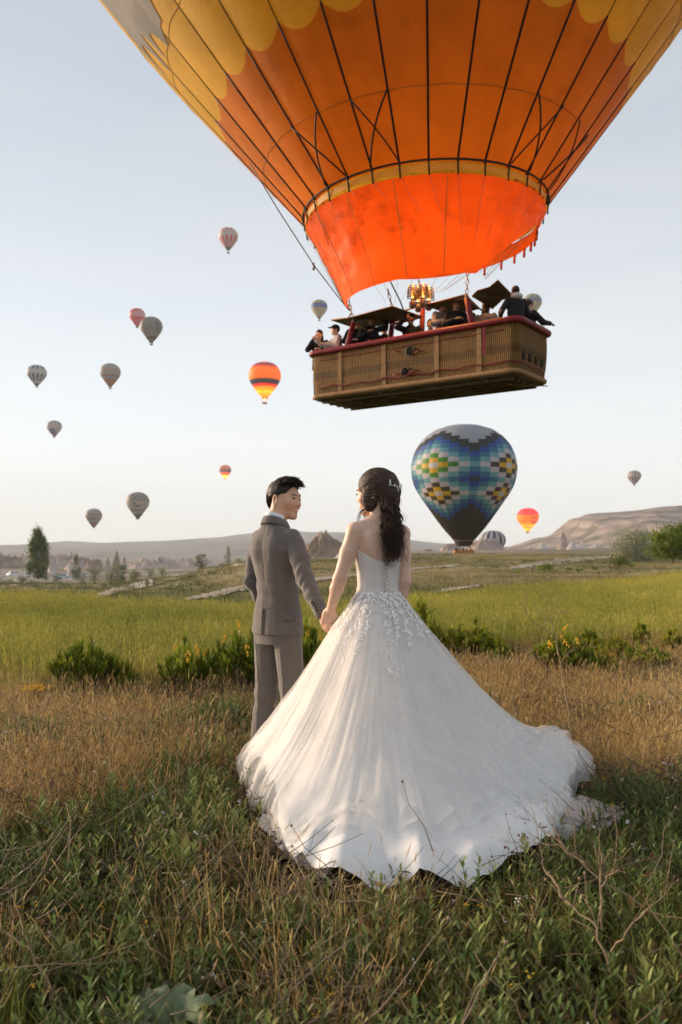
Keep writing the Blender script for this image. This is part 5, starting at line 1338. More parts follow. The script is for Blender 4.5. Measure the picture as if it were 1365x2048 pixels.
# corset lacing down the back
m_rib = simple('ivory ribbon', (.80, .76, .70), .4, .06, 40); m_gap = simple('darker ivory placket', (.50, .40, .35), .8, .1, 30)  # placket strip in a slightly darker ivory
a_b = 1.5 * math.pi
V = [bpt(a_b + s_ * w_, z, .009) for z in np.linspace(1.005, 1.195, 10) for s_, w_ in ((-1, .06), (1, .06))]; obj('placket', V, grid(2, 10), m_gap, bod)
for i in range(9):
    z0 = 1.19 - i * .0205; w0 = .13 - .006 * i
    for s_ in (-1, 1):
        pts = [bpt(a_b + s_ * w0 * (1 - 2 * t), z0 - .026 * t, .011 + .004 * math.sin(math.pi * t)) for t in np.linspace(0, 1, 5)]
        v, f = tube(pts, .0028, 5); obj('ribbon', v, f, m_rib, bod)
v, f = tube([bpt(a_b, 1.0, .012), bpt(a_b + .05, .965, .035), bpt(a_b + .08, .93, .06)], .0018, 4); obj('zipper_shadow', v, f, simple('zipper shadow dark', (.03, .025, .02), .7, .1, 9), bod)  # thin dark tube standing in for the zipper's shadow below the lacing
# ================================================================== VEGETATION
def leaf_mat(name, stops, tr=.35, rough=.6, world=.5):
    k = N(name); oi = k.n('ShaderNodeObjectInfo'); n = k.noise(world, 4, 'World'); a = k.attr('Tone')
    n = k.math('ADD', k.math('MULTIPLY', k.math('SUBTRACT', n, .5), 1.7), .5); f = k.math('ADD', k.math('MULTIPLY', oi.outputs['Random'], .42), k.math('MULTIPLY', n, .58)); 
    c = k.mix(1.0, k.ramp(f, stops), a, 'MULTIPLY')
    return k.done(k.translucent(k.bsdf(c, rough, spec=.25), c, tr))
def blade(r_, base, h, w_, lean, az, seg=4, droop=.5):
    d = np.array([math.cos(az), math.sin(az), 0]); s_ = np.array([-d[1], d[0], 0]); tw = r_.uniform(-.8, .8); s_ = s_ * math.cos(tw) + d * math.sin(tw)
    V = []
    for i in range(seg + 1):
        t = i / seg; p = np.array(base) + d * (lean * h * t + droop * h * t * t * lean) + np.array([0, 0, h * (t - .25 * droop * lean * t * t)])
        ww = w_ * (1 - t ** 1.6) * .5 + .0002; V += [p - s_ * ww, p + s_ * ww]
    return np.array(V), [(2 * i, 2 * i + 1, 2 * i + 3, 2 * i + 2) for i in range(seg)]
PLANTS = bpy.data.collections.new('plant_sources')
def finish(name, parts, mats, mi=None, tones=None):
    V, Fq = joinvf(parts); me = mesh(name, V, Fq, True)
    for m in mats: me.materials.append(m)
    if mi is not None:
        idx = np.concatenate([[mi[i]] * len(parts[i][1]) for i in range(len(parts))]).astype(np.int32); me.polygons.foreach_set('material_index', idx)
    a = me.color_attributes.new('Tone', 'FLOAT_COLOR', 'POINT')
    tn = np.concatenate([np.tile([*(tones[i] if tones else (1, 1, 1)), 1], (len(parts[i][0]), 1)) for i in range(len(parts))]).astype(np.float32)
    a.data.foreach_set('color', tn.ravel()); return me
def scatter(name, meshes, pts, scl, rot, label=None, cat=None):
    col = bpy.data.collections.new(name + '_source')
    for i, me in enumerate(meshes):
        o = bpy.data.objects.new('%s_source_%02d' % (name, i), me); col.objects.link(o)
    n = len(pts); me = bpy.data.meshes.new(name); me.vertices.add(n); me.vertices.foreach_set('co', np.asarray(pts, np.float32).ravel())
    for nm, ty, v in (('scl', 'FLOAT', np.asarray(scl, np.float32)), ('vi', 'INT', rng.integers(0, len(meshes), n).astype(np.int32))):
        a = me.attributes.new(nm, ty, 'POINT'); a.data.foreach_set('value', v)
    a = me.attributes.new('rot', 'FLOAT_VECTOR', 'POINT'); a.data.foreach_set('vector', np.asarray(rot, np.float32).ravel())
    o = bpy.data.objects.new(name, me); C.objects.link(o); tag(o, label, cat, kind='stuff')
    ng = bpy.data.node_groups.new(name, 'GeometryNodeTree'); ng.interface.new_socket('Geometry', in_out='INPUT', socket_type='NodeSocketGeometry'); ng.interface.new_socket('Geometry', in_out='OUTPUT', socket_type='NodeSocketGeometry')
    gi, go = ng.nodes.new('NodeGroupInput'), ng.nodes.new('NodeGroupOutput'); ip = ng.nodes.new('GeometryNodeInstanceOnPoints'); ci = ng.nodes.new('GeometryNodeCollectionInfo')
    ci.inputs['Collection'].default_value = col; ci.inputs['Separate Children'].default_value = True; ci.inputs['Reset Children'].default_value = True
    ip.inputs['Pick Instance'].default_value = True
    def at(nm, ty):
        q = ng.nodes.new('GeometryNodeInputNamedAttribute'); q.data_type = ty; q.inputs['Name'].default_value = nm; return q.outputs['Attribute']
    lk = ng.links.new; lk(gi.outputs[0], ip.inputs['Points']); lk(ci.outputs[0], ip.inputs['Instance']); lk(at('vi', 'INT'), ip.inputs['Instance Index']); lk(at('rot', 'FLOAT_VECTOR'), ip.inputs['Rotation']); lk(at('scl', 'FLOAT'), ip.inputs['Scale']); lk(ip.outputs[0], go.inputs[0])
    md = o.modifiers.new('scatter', 'NODES'); md.node_group = ng
    return o
rv = random.Random(21); U = rv.uniform
m_green = leaf_mat('green grass', [(.25, (.075, .115, .02)), (.5, (.155, .19, .036)), (.75, (.31, .27, .07))])
m_dry = leaf_mat('dry grass', [(.25, (.36, .225, .08)), (.5, (.60, .41, .16)), (.75, (.72, .56, .28))], .3)
m_weed = leaf_mat('weed leaves', [(.25, (.09, .135, .035)), (.5, (.175, .225, .07)), (.75, (.26, .27, .08))], .3)
m_cov = leaf_mat('ground cover', [(.25, (.04, .045, .014)), (.5, (.10, .075, .022)), (.75, (.19, .10, .035))], .25)
m_wheat = leaf_mat('unripe wheat', [(.25, (.23, .26, .045)), (.5, (.40, .395, .08)), (.75, (.55, .48, .12))], .4, world=.35)
m_twig = leaf_mat('dead twigs', [(.25, (.08, .055, .035)), (.5, (.18, .13, .085)), (.75, (.28, .21, .15))], .05)
m_yel = simple('yellow petals', (.75, .42, .02), .6, .2, 40); m_wht = simple('white petals', (.72, .70, .66), .6, .1, 40); m_rust = simple('rusty seed', (.20, .07, .03), .8, .3, 40)
T3 = lambda lo=.75, hi=1.25: (lambda t: (t * U(.92, 1.08), t, t * U(.9, 1.1)))(U(lo, hi))
def tuft(n, h0, h1, w_, spread, lean, m, heads=0, seg=4):
    ps, mi, tn = [], [], []
    for i in range(n):
        az = U(0, 6.28); r_ = spread * math.sqrt(U(0, 1)); b = (r_ * math.cos(az), r_ * math.sin(az), -.02); h = U(h0, h1); ln = U(.1, 1) * lean
        v, f = blade(rv, b, h, w_ * U(.7, 1.3), ln, az + U(-.6, .6), seg); ps.append((v, f)); mi.append(0); tn.append(T3())
        if heads and U(0, 1) < heads:
            tip = v[-1]; dn = v[-1] - v[-5]; dn /= np.linalg.norm(dn) + 1e-9; L_ = U(.03, .06) * (h1 / .4)
            hv, hf = tube([tip - dn * .01, tip + dn * L_ * .4, tip + dn * L_], [.0010, .0030 * h1 / .4, .0006], 5); ps.append((hv, hf)); mi.append(0); tn.append(tuple(x * 1.15 for x in T3()))
    return finish('tuft', ps, [m], mi, tn)
def lance(base, d, L_, W2, up):
    d = np.array(d, float); d /= np.linalg.norm(d); s_ = np.cross(d, [0, 0, 1.]); s_ /= np.linalg.norm(s_) + 1e-9; n_ = np.cross(s_, d); b = np.array(base)
    V = [b, b + d * L_ * .35 + s_ * W2 / 2 + n_ * .1 * W2, b + d * L_ * .35 - s_ * W2 / 2 + n_ * .1 * W2, b + d * L_ * .75 + s_ * W2 * .36 - n_ * L_ * .06, b + d * L_ * .75 - s_ * W2 * .36 - n_ * L_ * .06, b + d * L_ - n_ * L_ * .16, b + d * L_ * .35 - n_ * .12 * W2]
    return np.array(V), [(0, 1, 6), (0, 6, 2), (1, 3, 6), (6, 4, 2), (3, 5, 4), (6, 3, 4)]
def weed(stems, h0, h1, nl, L0, W0, flower=None):
    ps, mi, tn = [], [], []
    for s_ in range(stems):
        az = U(0, 6.28); h = U(h0, h1); ln = U(0, .3); pts = [np.array([.02 * math.cos(az) * s_ + ln * h * t * math.cos(az), .02 * math.sin(az) * s_ + ln * h * t * math.sin(az), h * t]) for t in np.linspace(0, 1, 6)]
        v, f = tube(pts, [.0026, .0024, .002, .0018, .0014, .001], 4); ps.append((v, f)); mi.append(0); tn.append((.8, .75, .6)); t1 = T3(.8, 1.2)
        for i in range(nl):
            t = .12 + .88 * (i + U(0, .5)) / nl; k_ = min(4, int(t * 5)); p = pts[k_] + (pts[k_ + 1] - pts[k_]) * (t * 5 - k_) if t < 1 else pts[-1]
            a = az + i * 2.4; el = .55 + .6 * t + U(-.15, .15); L_ = L0 * U(.7, 1.1) * (1.1 - .5 * t); ps.append(lance(p, (math.cos(a) * math.cos(el), math.sin(a) * math.cos(el), math.sin(el)), L_, W0 * U(.8, 1.2), 0)); mi.append(0); tn.append(tuple(x * U(.85, 1.15) for x in t1))
        if flower is not None:
            for q in range(5): ps.append(sph(pts[-1] + np.array([U(-.012, .012), U(-.012, .012), U(-.006, .01)]), .0035, 6, 4)); mi.append(1); tn.append((1, 1, 1))
    return finish('weed', ps, [m_weed] + ([flower] if flower is not None else []), mi, tn)
def cover(n, rad_, L0, m):
    ps, tn = [], []
    for i in range(n):
        az = U(0, 6.28); r_ = rad_ * math.sqrt(U(0, 1)); a = U(0, 6.28); el = U(-.1, .9); ps.append(lance((r_ * math.cos(az), r_ * math.sin(az), U(0, .06)), (math.cos(a) * math.cos(el), math.sin(a) * math.cos(el), math.sin(el)), L0 * U(.5, 1.2), L0 * .38, 0)); tn.append(T3(.6, 1.4))
    return finish('cover', ps, [m], None, tn)
def twigs(n, m):
    ps, tn = [], []
    for i in range(n):
        a = U(0, 6.28); L_ = U(.08, .3); p = np.array([U(-.12, .12), U(-.12, .12), U(.005, .08)]); d = np.array([math.cos(a), math.sin(a), U(-.1, .55)]); pts = [p]
        for s_ in range(4): d = d + np.array([U(-.3, .3), U(-.3, .3), U(-.2, .2)]); pts.append(pts[-1] + d / np.linalg.norm(d) * L_ / 4)
        ps.append(tube(pts, np.linspace(.0019, .0007, 5), 3)); tn.append(T3(.6, 1.4))
        if U(0, 1) < .35: ps.append(sph(pts[-1], U(.002, .004), 5, 3)); tn.append((1.3, 1.25, 1.2))
    return finish('twigs', ps, [m], None, tn)
hemW = np.array(HEM); 
def in_poly(x, y, poly, shrink=0.):
    c = poly.mean(0); pl = c + (poly - c) * (1 - shrink); ins = np.zeros(len(x), bool); j = len(pl) - 1
    for i in range(len(pl)):
        xi, yi, xj, yj = *pl[i], *pl[j]; cnd = ((yi > y) != (yj > y)) & (x < (xj - xi) * (y - yi) / (yj - yi + 1e-12) + xi); ins ^= cnd; j = i
    return ins
def zone(n, y0, y1, margin=.7, wid=.43, p=1.0):
    # even density over the wedge the camera can see, plus a margin
    y = np.sqrt(rng.random(n * 2) * (y1 ** 2 - y0 ** 2) + y0 ** 2); x = (rng.random(n * 2) * 2 - 1) * (wid * y + margin); return x[:n], y[:n]
def plant(name, meshes, x, y, s0, s1, tilt=.15, dz=0., label=None, cat=None):
    n = len(x); rot = np.stack([rng.normal(0, tilt, n), rng.normal(0, tilt, n), rng.random(n) * 6.283], 1); z = gz(x, y) + dz
    return scatter(name, meshes, np.stack([x, y, z], 1), rng.uniform(s0, s1, n), rot, label, cat)
def keep(x, y, cond): return x[cond], y[cond]
FE = lambda x, y: np.interp(CX + F * x / y, [0, 600, 800, 1365], [7.0, 7.3, 9.6, 10.2]) + .5 * fbm(x * .8, y * .8, 4, 3)      # near edge of the wheat
FF = lambda x, y: np.interp(CX + F * x / y, [-400, 180, 260, 420, 700, 850, 1000, 1365, 1800], [22, 19.5, 17.5, 16.3, 16.5, 18.5, 21.5, 26, 28]) + 1.5 * fbm(x * .3, y * .3, 7, 2)
dryness = lambda x, y: .02 + np.clip((y - 3.4) / 1.8, 0, 1) * .60 + 1.25 * fbm(x * 1.3 + 5, y * 1.3, 5, 3) + .30 * np.clip(-x - .4, 0, 1) * np.clip((y - 3.7) / .8, 0, 1)
gm = lambda x, y, s_=0.05: ~in_poly(x, y, hemW, s_)
def gclear(x, y, s_=-.11): return gm(x, y, .02) & (gm(x, y, s_) | (y > 4.6) | (rng.random(len(x)) < .10))
# ground cover and litter
x, y = zone(14000, 1.3, 10.5); ok = gm(x, y); x, y = x[ok], y[ok]; dr = dryness(x, y); hh = dr < rng.normal(.45, .2, len(x))
plant('ground_cover', [cover(26, .10, .040, m_cov) for _ in range(4)], x[hh], y[hh], .7, 1.4, .2, 0, 'low leafy ground cover between the grass', 'ground cover')
x, y = zone(2600, 1.3, 10.5); ok = gm(x, y); plant('dead_twig_litter', [twigs(9, m_twig) for _ in range(5)], x[ok], y[ok], .8, 1.6, .2, 0, 'dead stalks and twigs lying in the grass', 'twigs')
x, y = zone(13000, 1.3, 10.5); dr = dryness(x, y); ok = gclear(x, y) & (dr < rng.normal(.30, .2, len(x)))
plant('green_grass', [tuft(26, .06, .19, .0036, .07, .45, m_green) for _ in range(5)], x[ok], y[ok], .7, 1.25, .15, 0, 'green grass in the foreground', 'grass')
x, y = zone(15500, 1.3, 12.5); dr = dryness(x, y); ok = gclear(x, y) & (dr > rng.normal(.38, .22, len(x))) & (y < FE(x, y) + .6)
plant('dry_grass', [tuft(30, .06, .22, .0028, .09, .6, m_dry, .3) for _ in range(5)], x[ok], y[ok], .7, 1.25, .15, 0, 'dry golden grass behind and beside the couple', 'grass')
x, y = zone(2600, 2.0, 10.5); dr = dryness(x, y); ok = gm(x, y, -.2) & (dr > rng.normal(.25, .2, len(x))) & (y < FE(x, y) + .3)
plant('tall_dry_stalks', [tuft(6, .16, .34, .0022, .08, .35, m_dry, .6) for _ in range(5)], x[ok], y[ok], .7, 1.2, .15, 0, 'taller dry seed stalks standing in the grass', 'grass')
x, y = zone(7500, 1.3, 7.5); dr = dryness(x, y); ok = gclear(x, y, -.15) & (dr < rng.normal(.32, .2, len(x)))
plant('leafy_weeds', [weed(rv.randint(1, 3), .09, .21, rv.randint(11, 18), .050, .0085) for _ in range(6)], x[ok], y[ok], .7, 1.2, .12, 0, 'upright leafy weeds in the foreground grass', 'weeds')
x, y = zone(520, 1.6, 9.5); ok = gm(x, y); plant('yellow_wildflowers', [weed(2, .06, .16, 7, .03, .006, m_yel) for _ in range(3)], x[ok], y[ok], .5, 1.0, .15, 0, 'tiny yellow flowers scattered through the grass', 'flowers')
x, y = zone(420, 1.6, 8.5); ok = gm(x, y); plant('white_wildflowers', [weed(2, .08, .2, 5, .03, .005, m_wht) for _ in range(3)], x[ok], y[ok], .5, 1.0, .15, 0, 'tiny pale seed heads scattered through the grass', 'flowers')
x, y = zone(260, 2.4, 7.5); ok = gm(x, y); plant('rusty_seed_spikes', [weed(3, .10, .24, 9, .02, .006, m_rust) for _ in range(3)], x[ok], y[ok], .6, 1.1, .12, 0, 'rust brown seed spikes in the grass', 'seed spikes')
# the wheat field
x, y = zone(26000, 6.5, 30, 2.0, .46); ok = (y > FE(x, y)) & (y < FF(x, y)) & (rng.random(len(x)) < np.clip(1.3 - y / 40, .55, 1)); x, y = x[ok], y[ok]
wm = [tuft(30, .24, .40, .0065, .15, .25, m_wheat, .5, 3) for _ in range(5)]
plant('wheat', wm, x, y, .75, 1.12, .06, 0, 'field of unripe green-gold wheat behind the couple', 'wheat')
# rough meadow beyond
x, y = zone(19000, 15, 130, 4, .46); ok = y > FF(x, y) + .3; n_ = fbm(x * .09, y * .09, 9, 3); ok1 = ok & (n_ > -.02) & (rng.random(len(x)) < .55); ok2 = ok & (n_ <= .06) & (rng.random(len(x)) < .8)
m_mead = leaf_mat('meadow grass', [(.25, (.13, .13, .04)), (.5, (.27, .215, .09)), (.75, (.36, .29, .14))], .3, world=.12)
m_sage = leaf_mat('sage scrub', [(.25, (.075, .09, .035)), (.5, (.12, .13, .055)), (.75, (.17, .165, .08))], .25, world=.1)
plant('meadow_scrub', [tuft(26, .06, .18, .020, .28, .8, m_sage, 0, 2) for _ in range(3)], x[ok1], y[ok1], .7, 1.5, .1, 0, 'grey-green scrub on the slope beyond the wheat', 'scrub')
plant('meadow_grass', [tuft(30, .05, .14, .016, .35, .8, m_mead, 0, 2) for _ in range(3)], x[ok2], y[ok2], .7, 1.6, .1, 0, 'pale dry meadow grass beyond the wheat', 'grass')
# ------------------------------------------------------------------ shrubs, trees, dead stalks
m_shrub = leaf_mat('shrub leaves', [(.2, (.13, .18, .018)), (.5, (.21, .27, .028)), (.8, (.33, .34, .04))], .4, world=3)
m_stem = simple('woody stem', (.11, .075, .045), .85, .3, 20); m_bark = simple('bark', (.14, .11, .085), .9, .35, 6)
def shrub_meshes(seed, rx, h, ncl, nl, L0):
    r_ = random.Random(seed); lv, tn, st = [], [], []
    for c in range(ncl):
        a = r_.uniform(0, 6.28); q = math.sqrt(r_.random()); zz = h * (.30 + .70 * (1 - q * .75) * r_.uniform(.55, 1)); tip = np.array([rx * q * math.cos(a), rx * q * math.sin(a) * .8, zz]); base = tip * [.45, .45, 0]
        mid = (base + tip) / 2 + np.array([0, 0, .06 * h]); st.append(tube([base, mid, tip], [.006, .004, .002], 4)); d0 = tip - mid; d0 /= np.linalg.norm(d0); tone = r_.uniform(.7, 1.25)
        for i in range(nl):
            t = r_.uniform(.15, 1.03); p = mid + (tip - mid) * t; b = r_.uniform(0, 6.28); el = r_.uniform(-.1, .9) + .35 * t; d = np.array([math.cos(b) * math.cos(el), math.sin(b) * math.cos(el), math.sin(el)]) + d0 * .3
            lv.append(lance(p, d, L0 * r_.uniform(.6, 1.2), L0 * .34, 0)); k_ = tone * r_.uniform(.8, 1.2); tn.append((k_ * r_.uniform(.9, 1.2), k_, k_ * .9))
    fl = []
    for c in range(0, 7):
        a = r_.uniform(0, 6.28); q = math.sqrt(r_.random()); p = np.array([rx * q * math.cos(a), rx * q * math.sin(a) * .8, h * (.45 + .5 * (1 - q * .6))])
        for s_ in range(5): fl.append(sph(p + np.array([r_.gauss(0, .012), r_.gauss(0, .012), r_.gauss(0, .008)]), .007, 6, 4))
    me = finish('foliage', lv, [m_shrub], None, tn); v, f = joinvf(st); ms = mesh('stems', v, f); ms.materials.append(m_stem); mf = []
    for c in range(7):
        v, f = joinvf(fl[c * 5:c * 5 + 5]); q = mesh('flower', v, f); q.materials.append(m_yel); mf.append(q)
    return me, ms, mf
SHV = [shrub_meshes(3, .30, .30, 60, 26, .052), shrub_meshes(4, .26, .36, 54, 28, .054), shrub_meshes(5, .34, .24, 64, 24, .050)]
SH = [(172, 0, 7.2, 104, .38, 0, 0, 'wispy green shrub at the left edge of the wheat'), (256, 0, 7.2, 36, .24, 1, 1, 'smallest shrub with yellow flowers, left of the groom'), (368, 0, 7.2, 88, .36, 2, 1, 'round green shrub with two yellow blooms at the wheat edge'),
      (482, 0, 7.2, 120, .44, 0, 1, 'largest green shrub close beside the groom on the left'), (618, 0, 7.6, 60, .46, 1, 1, 'bright green shrub between the legs of the groom and the gown'),
      (838, 0, 10.3, 56, .50, 1, 0, 'tall yellow-green shrub just right of the waist of the gown'), (862, 0, 9.6, 44, .40, 0, 0, 'low shrub at the right edge of the gown'), (940, 0, 9.6, 104, .34, 2, 0, 'dark spreading shrub right of the gown at the wheat edge'), (1005, 0, 9.2, 56, .22, 2, 0, 'flat low shrub right of the gown'),
      (1128, 0, 8.2, 108, .36, 0, 1, 'yellow-green shrub behind the thin dead stalk'), (1180, 0, 9.4, 60, .28, 1, 0, 'small shrub just behind the dead stalk at the wheat edge'), (1228, 0, 8.9, 56, .28, 0, 0, 'middle one of the small shrubs on the right'), (1290, 0, 8.6, 90, .22, 2, 0, 'low spreading shrub second from the right edge'), (1282, 0, 9.8, 36, .30, 1, 0, 'small upright shrub far right at the wheat edge'),
      (1345, 0, 9.4, 40, .28, 1, 0, 'small shrub cut off by the right edge of the picture'), (1205, 0, 7.9, 46, .24, 2, 1, 'low shrub in the brown grass on the right'), (935, 0, 6.4, 22, .20, 1, 1, 'tiny yellow-green shrub touching the right side of the gown')]
for px, py, Y, w_px, h, vi, fl, lb in SH:
    b = onground(px, Y); root = empty('shrub', b, U(0, 6), lb, 'shrub', 'shrubs along the edge of the wheat'); fo, ms, mf = SHV[vi]; sx = w_px / F * Y / 2 / (.30, .26, .34)[vi] * 1.45; sz = 1.6 * h / (.30, .36, .24)[vi]
    for nm, me in (('foliage', fo), ('stems', ms)) + (tuple(('flower', q_) for q_ in mf) if fl else ()):
        o = bpy.data.objects.new(nm, me); C.objects.link(o); o.parent = root; o.scale = (sx, sx, sz)
def tree(name, px, Y, w_px, top_py, label, kind, m, group=None, base_py=None, nleaf=2600, seed=1, trunk=.12, leafs=1.0, cat='tree'):
    r_ = random.Random(seed); b = onground(px, Y) if base_py is None else P(px, base_py, Y)
    if base_py is not None: b.z = float(gz(b.x, b.y))
    H = CH + (HY - top_py) / F * Y - b.z; W2 = w_px / F * Y / 2; root = empty(name, b, 0, label, cat, group)
    tp = [np.array([W2 * .06 * r_.gauss(0, 1) * t, W2 * .06 * r_.gauss(0, 1) * t, H * t * .8]) for t in np.linspace(0, 1, 7)]
    tr0 = max(.015 * H, .02); parts = [tube(tp, np.linspace(tr0 * 1.4, tr0 * .3, 7), 7)]; cl = []
    nb = {'poplar': 34, 'olive': 40, 'round': 34, 'bush': 30}[kind]
    for i in range(nb):
        t = r_.uniform(trunk, 1.0)
        if kind == 'poplar': env_r = W2 * (math.sin(math.pi * min(1, (t * .92 + .10))) ** .75) * (1.0 if t < .55 else 1.05 - (t - .55) * .9)
        elif kind == 'olive': env_r = W2 * math.sqrt(max(.02, 1 - ((t - .52) / .55) ** 2))
        elif kind == 'bush': env_r = W2 * math.sqrt(max(.02, 1 - (t * .9) ** 2))
        else: env_r = W2 * math.sqrt(max(.02, 1 - ((t - .55) / .5) ** 2))
        a = r_.uniform(0, 6.28); q = r_.uniform(.25, 1) ** .6; c = np.array([env_r * q * math.cos(a), env_r * q * math.sin(a), H * t * (.97 if kind != 'olive' else .95)])
        s0 = np.array([0, 0, max(.05, H * t * (.55 if kind != 'poplar' else .8))]); md = (s0 + c) / 2 + np.array([0, 0, .03 * H]); parts.append(tube([s0, md, c], [tr0 * .4, tr0 * .25, tr0 * .08], 4)); cl.append((c, env_r))
    v, f = joinvf(parts); obj('trunk', v, f, m_bark, root)
    lv, tn = [], []; L0 = leafs * max(.05, W2 * .13 if kind != 'poplar' else W2 * .16)
    for i in range(nleaf):
        c, er = cl[r_.randrange(len(cl))]; sg = W2 * (.20 if kind != 'poplar' else .22); p = c + np.array([r_.gauss(0, sg), r_.gauss(0, sg), r_.gauss(0, sg * (.8 if kind != 'poplar' else 1.8))])
        if p[2] < H * trunk * .6: p[2] = H * trunk * .6 + abs(r_.gauss(0, sg * .5))
        a = r_.uniform(0, 6.28); el = r_.uniform(-.6, 1.0) if kind != 'olive' else r_.uniform(-1.1, .5); d = np.array([math.cos(a) * math.cos(el), math.sin(a) * math.cos(el), math.sin(el)])
        s_ = np.cross(d, [r_.gauss(0, 1), r_.gauss(0, 1), r_.gauss(0, 1)]); s_ /= np.linalg.norm(s_) + 1e-9; L_ = L0 * r_.uniform(.6, 1.3); w2 = L_ * (.26 if kind == 'olive' else .42)
        lv.append((np.array([p, p + d * L_ * .5 + s_ * w2, p + d * L_, p + d * L_ * .5 - s_ * w2]), [(0, 1, 2), (0, 2, 3)])); k_ = r_.uniform(.7, 1.25); tn.append((k_, k_, k_ * .9))
    o = obj('crown', finish('crown', lv, [m], None, tn), None, None, root); return root
def lm(name, c, tr=.3): return leaf_mat(name, [(.2, tuple(x * .6 for x in c)), (.5, c), (.8, tuple(x * 1.35 for x in c))], tr, world=.6)
m_pop = lm('poplar leaves', (.12, .145, .03)); m_oli = lm('silver olive leaves', (.30, .31, .21), .2); m_grn = lm('bright leaves', (.19, .25, .03), .4); m_dgr = lm('dark leaves', (.07, .14, .02))
tree('poplar_tree', 76, 260, 36, 1061, 'tallest poplar at far left with reddish tip', 'poplar', m_pop, 'far trees on the left', nleaf=11000, seed=2)
tree('poplar_tree', 92, 240, 17, 1110, 'shorter poplar leaning against the tall poplar', 'poplar', m_pop, 'far trees on the left', nleaf=2200, seed=3)
tree('poplar_tree', 153, 250, 19, 1110, 'small slim poplar standing alone on the left', 'poplar', m_pop, 'far trees on the left', nleaf=1800, seed=4)
tree('olive_tree', 223, 130, 33, 1124, 'silvery tree left of the dark green bush', 'olive', m_oli, 'far trees on the left', nleaf=2600, seed=5, base_py=1168)
tree('olive_tree', 190, 125, 30, 1135, 'broad silvery tree with trunk, left of its taller twin', 'olive', m_oli, 'far trees on the left', nleaf=2200, seed=6)
tree('green_bush', 243, 140, 25, 1130, 'dark green bush right of the silvery trees', 'bush', m_dgr, 'far bushes on the left', nleaf=1500, seed=7, trunk=.05, cat='bush')
BU = [(8, 95, 44, 1157, 'grey bush cut off by the left edge'), (43, 95, 28, 1153, 'round grey bush second from the left edge'), (66, 92, 22, 1161, 'low grey bush below the tall poplar'), (114, 130, 22, 1147, 'grey bush right of the poplars by the parked cars'), (165, 125, 20, 1148, 'grey bush left of the silvery trees'), (272, 150, 34, 1141, 'grey bush right of the dark green bush'), (300, 160, 26, 1136, 'grey bush at the foot of the slope'), (325, 165, 26, 1131, 'grey bush farthest right at the foot of the slope')]
for i, (px, Y, w_, tp, lb) in enumerate(BU): tree('grey_bush', px, Y, w_, tp, lb, 'bush', m_oli, 'far bushes on the left', nleaf=1300, seed=20 + i, trunk=.02, cat='bush')
tree('slope_tree', 403, 105, 23, 1107, 'small round tree on the slope left of the groom', 'round', m_pop, None, nleaf=1500, seed=30)
tree('slope_tree', 457, 115, 15, 1095, 'slim tree on the slope nearest the groom', 'poplar', m_pop, None, nleaf=1300, seed=31)
tree('green_bush', 478, 112, 22, 1117, 'low green bush right of the slim tree on the slope', 'bush', m_grn, None, nleaf=700, seed=32, cat='bush', trunk=.02)
tree('olive_tree', 1270, 80, 88, 1063, 'silvery weeping tree at the foot of the mesa', 'olive', m_oli, None, nleaf=9000, seed=40, trunk=.06, leafs=.62)
tree('green_tree', 1346, 62, 88, 1056, 'bright green tree at the right edge', 'round', m_grn, None, nleaf=6500, seed=41, trunk=.22, leafs=.75)
SAP = [(1090, 47, 30, 1129, 'leafiest sapling in the row beyond the wheat'), (1108, 46, 14, 1143, 'tiny sapling right of the leafiest one'), (1036, 46, 12, 1141, 'smallest sapling, farthest left of the row'), (1138, 48, 18, 1136, 'thin sapling in the middle of the row'), (1157, 46, 22, 1136, 'sapling beside the second stake'), (1192, 48, 20, 1134, 'sapling with open crown left of the third stake'), (1240, 50, 36, 1113, 'brownish young tree in front of the silvery tree'), (1263, 50, 20, 1129, 'sapling right of the brownish young tree')]
for i, (px, Y, w_, tp, lb) in enumerate(SAP): tree('sapling', px, Y, w_, tp, lb, 'round', m_pop if px == 1240 else m_grn, 'saplings beyond the wheat', nleaf=900 if w_ > 25 else 240, seed=50 + i, trunk=.35, leafs=1.0)
m_wood = simple('weathered wood', (.17, .12, .085), .9, .3, 12)
for px, tp, Y, ln, lb in ((1065, 1126, 44, 5, 'leaning stake farthest left'), (1153, 1130, 44, 0, 'stake second from the left'), (1220, 1129, 45, -1, 'stake third from the left'), (1288, 1130, 47, -3, 'stake farthest right, leaning')):
    b = onground(px - ln * .6, Y); t = P(px + ln * .6, tp, Y); v, f = tube([(0, 0, -.1), ((t.x - b.x) * .5, .01, (t.z - b.z) * .5), (t.x - b.x, 0, t.z - b.z)], [.03, .026, .02], 6)
    tag(obj('wooden_stake', v, f, m_wood, loc=b), 'thin wooden ' + lb + ' beyond the wheat', 'stake', 'stakes beyond the wheat')
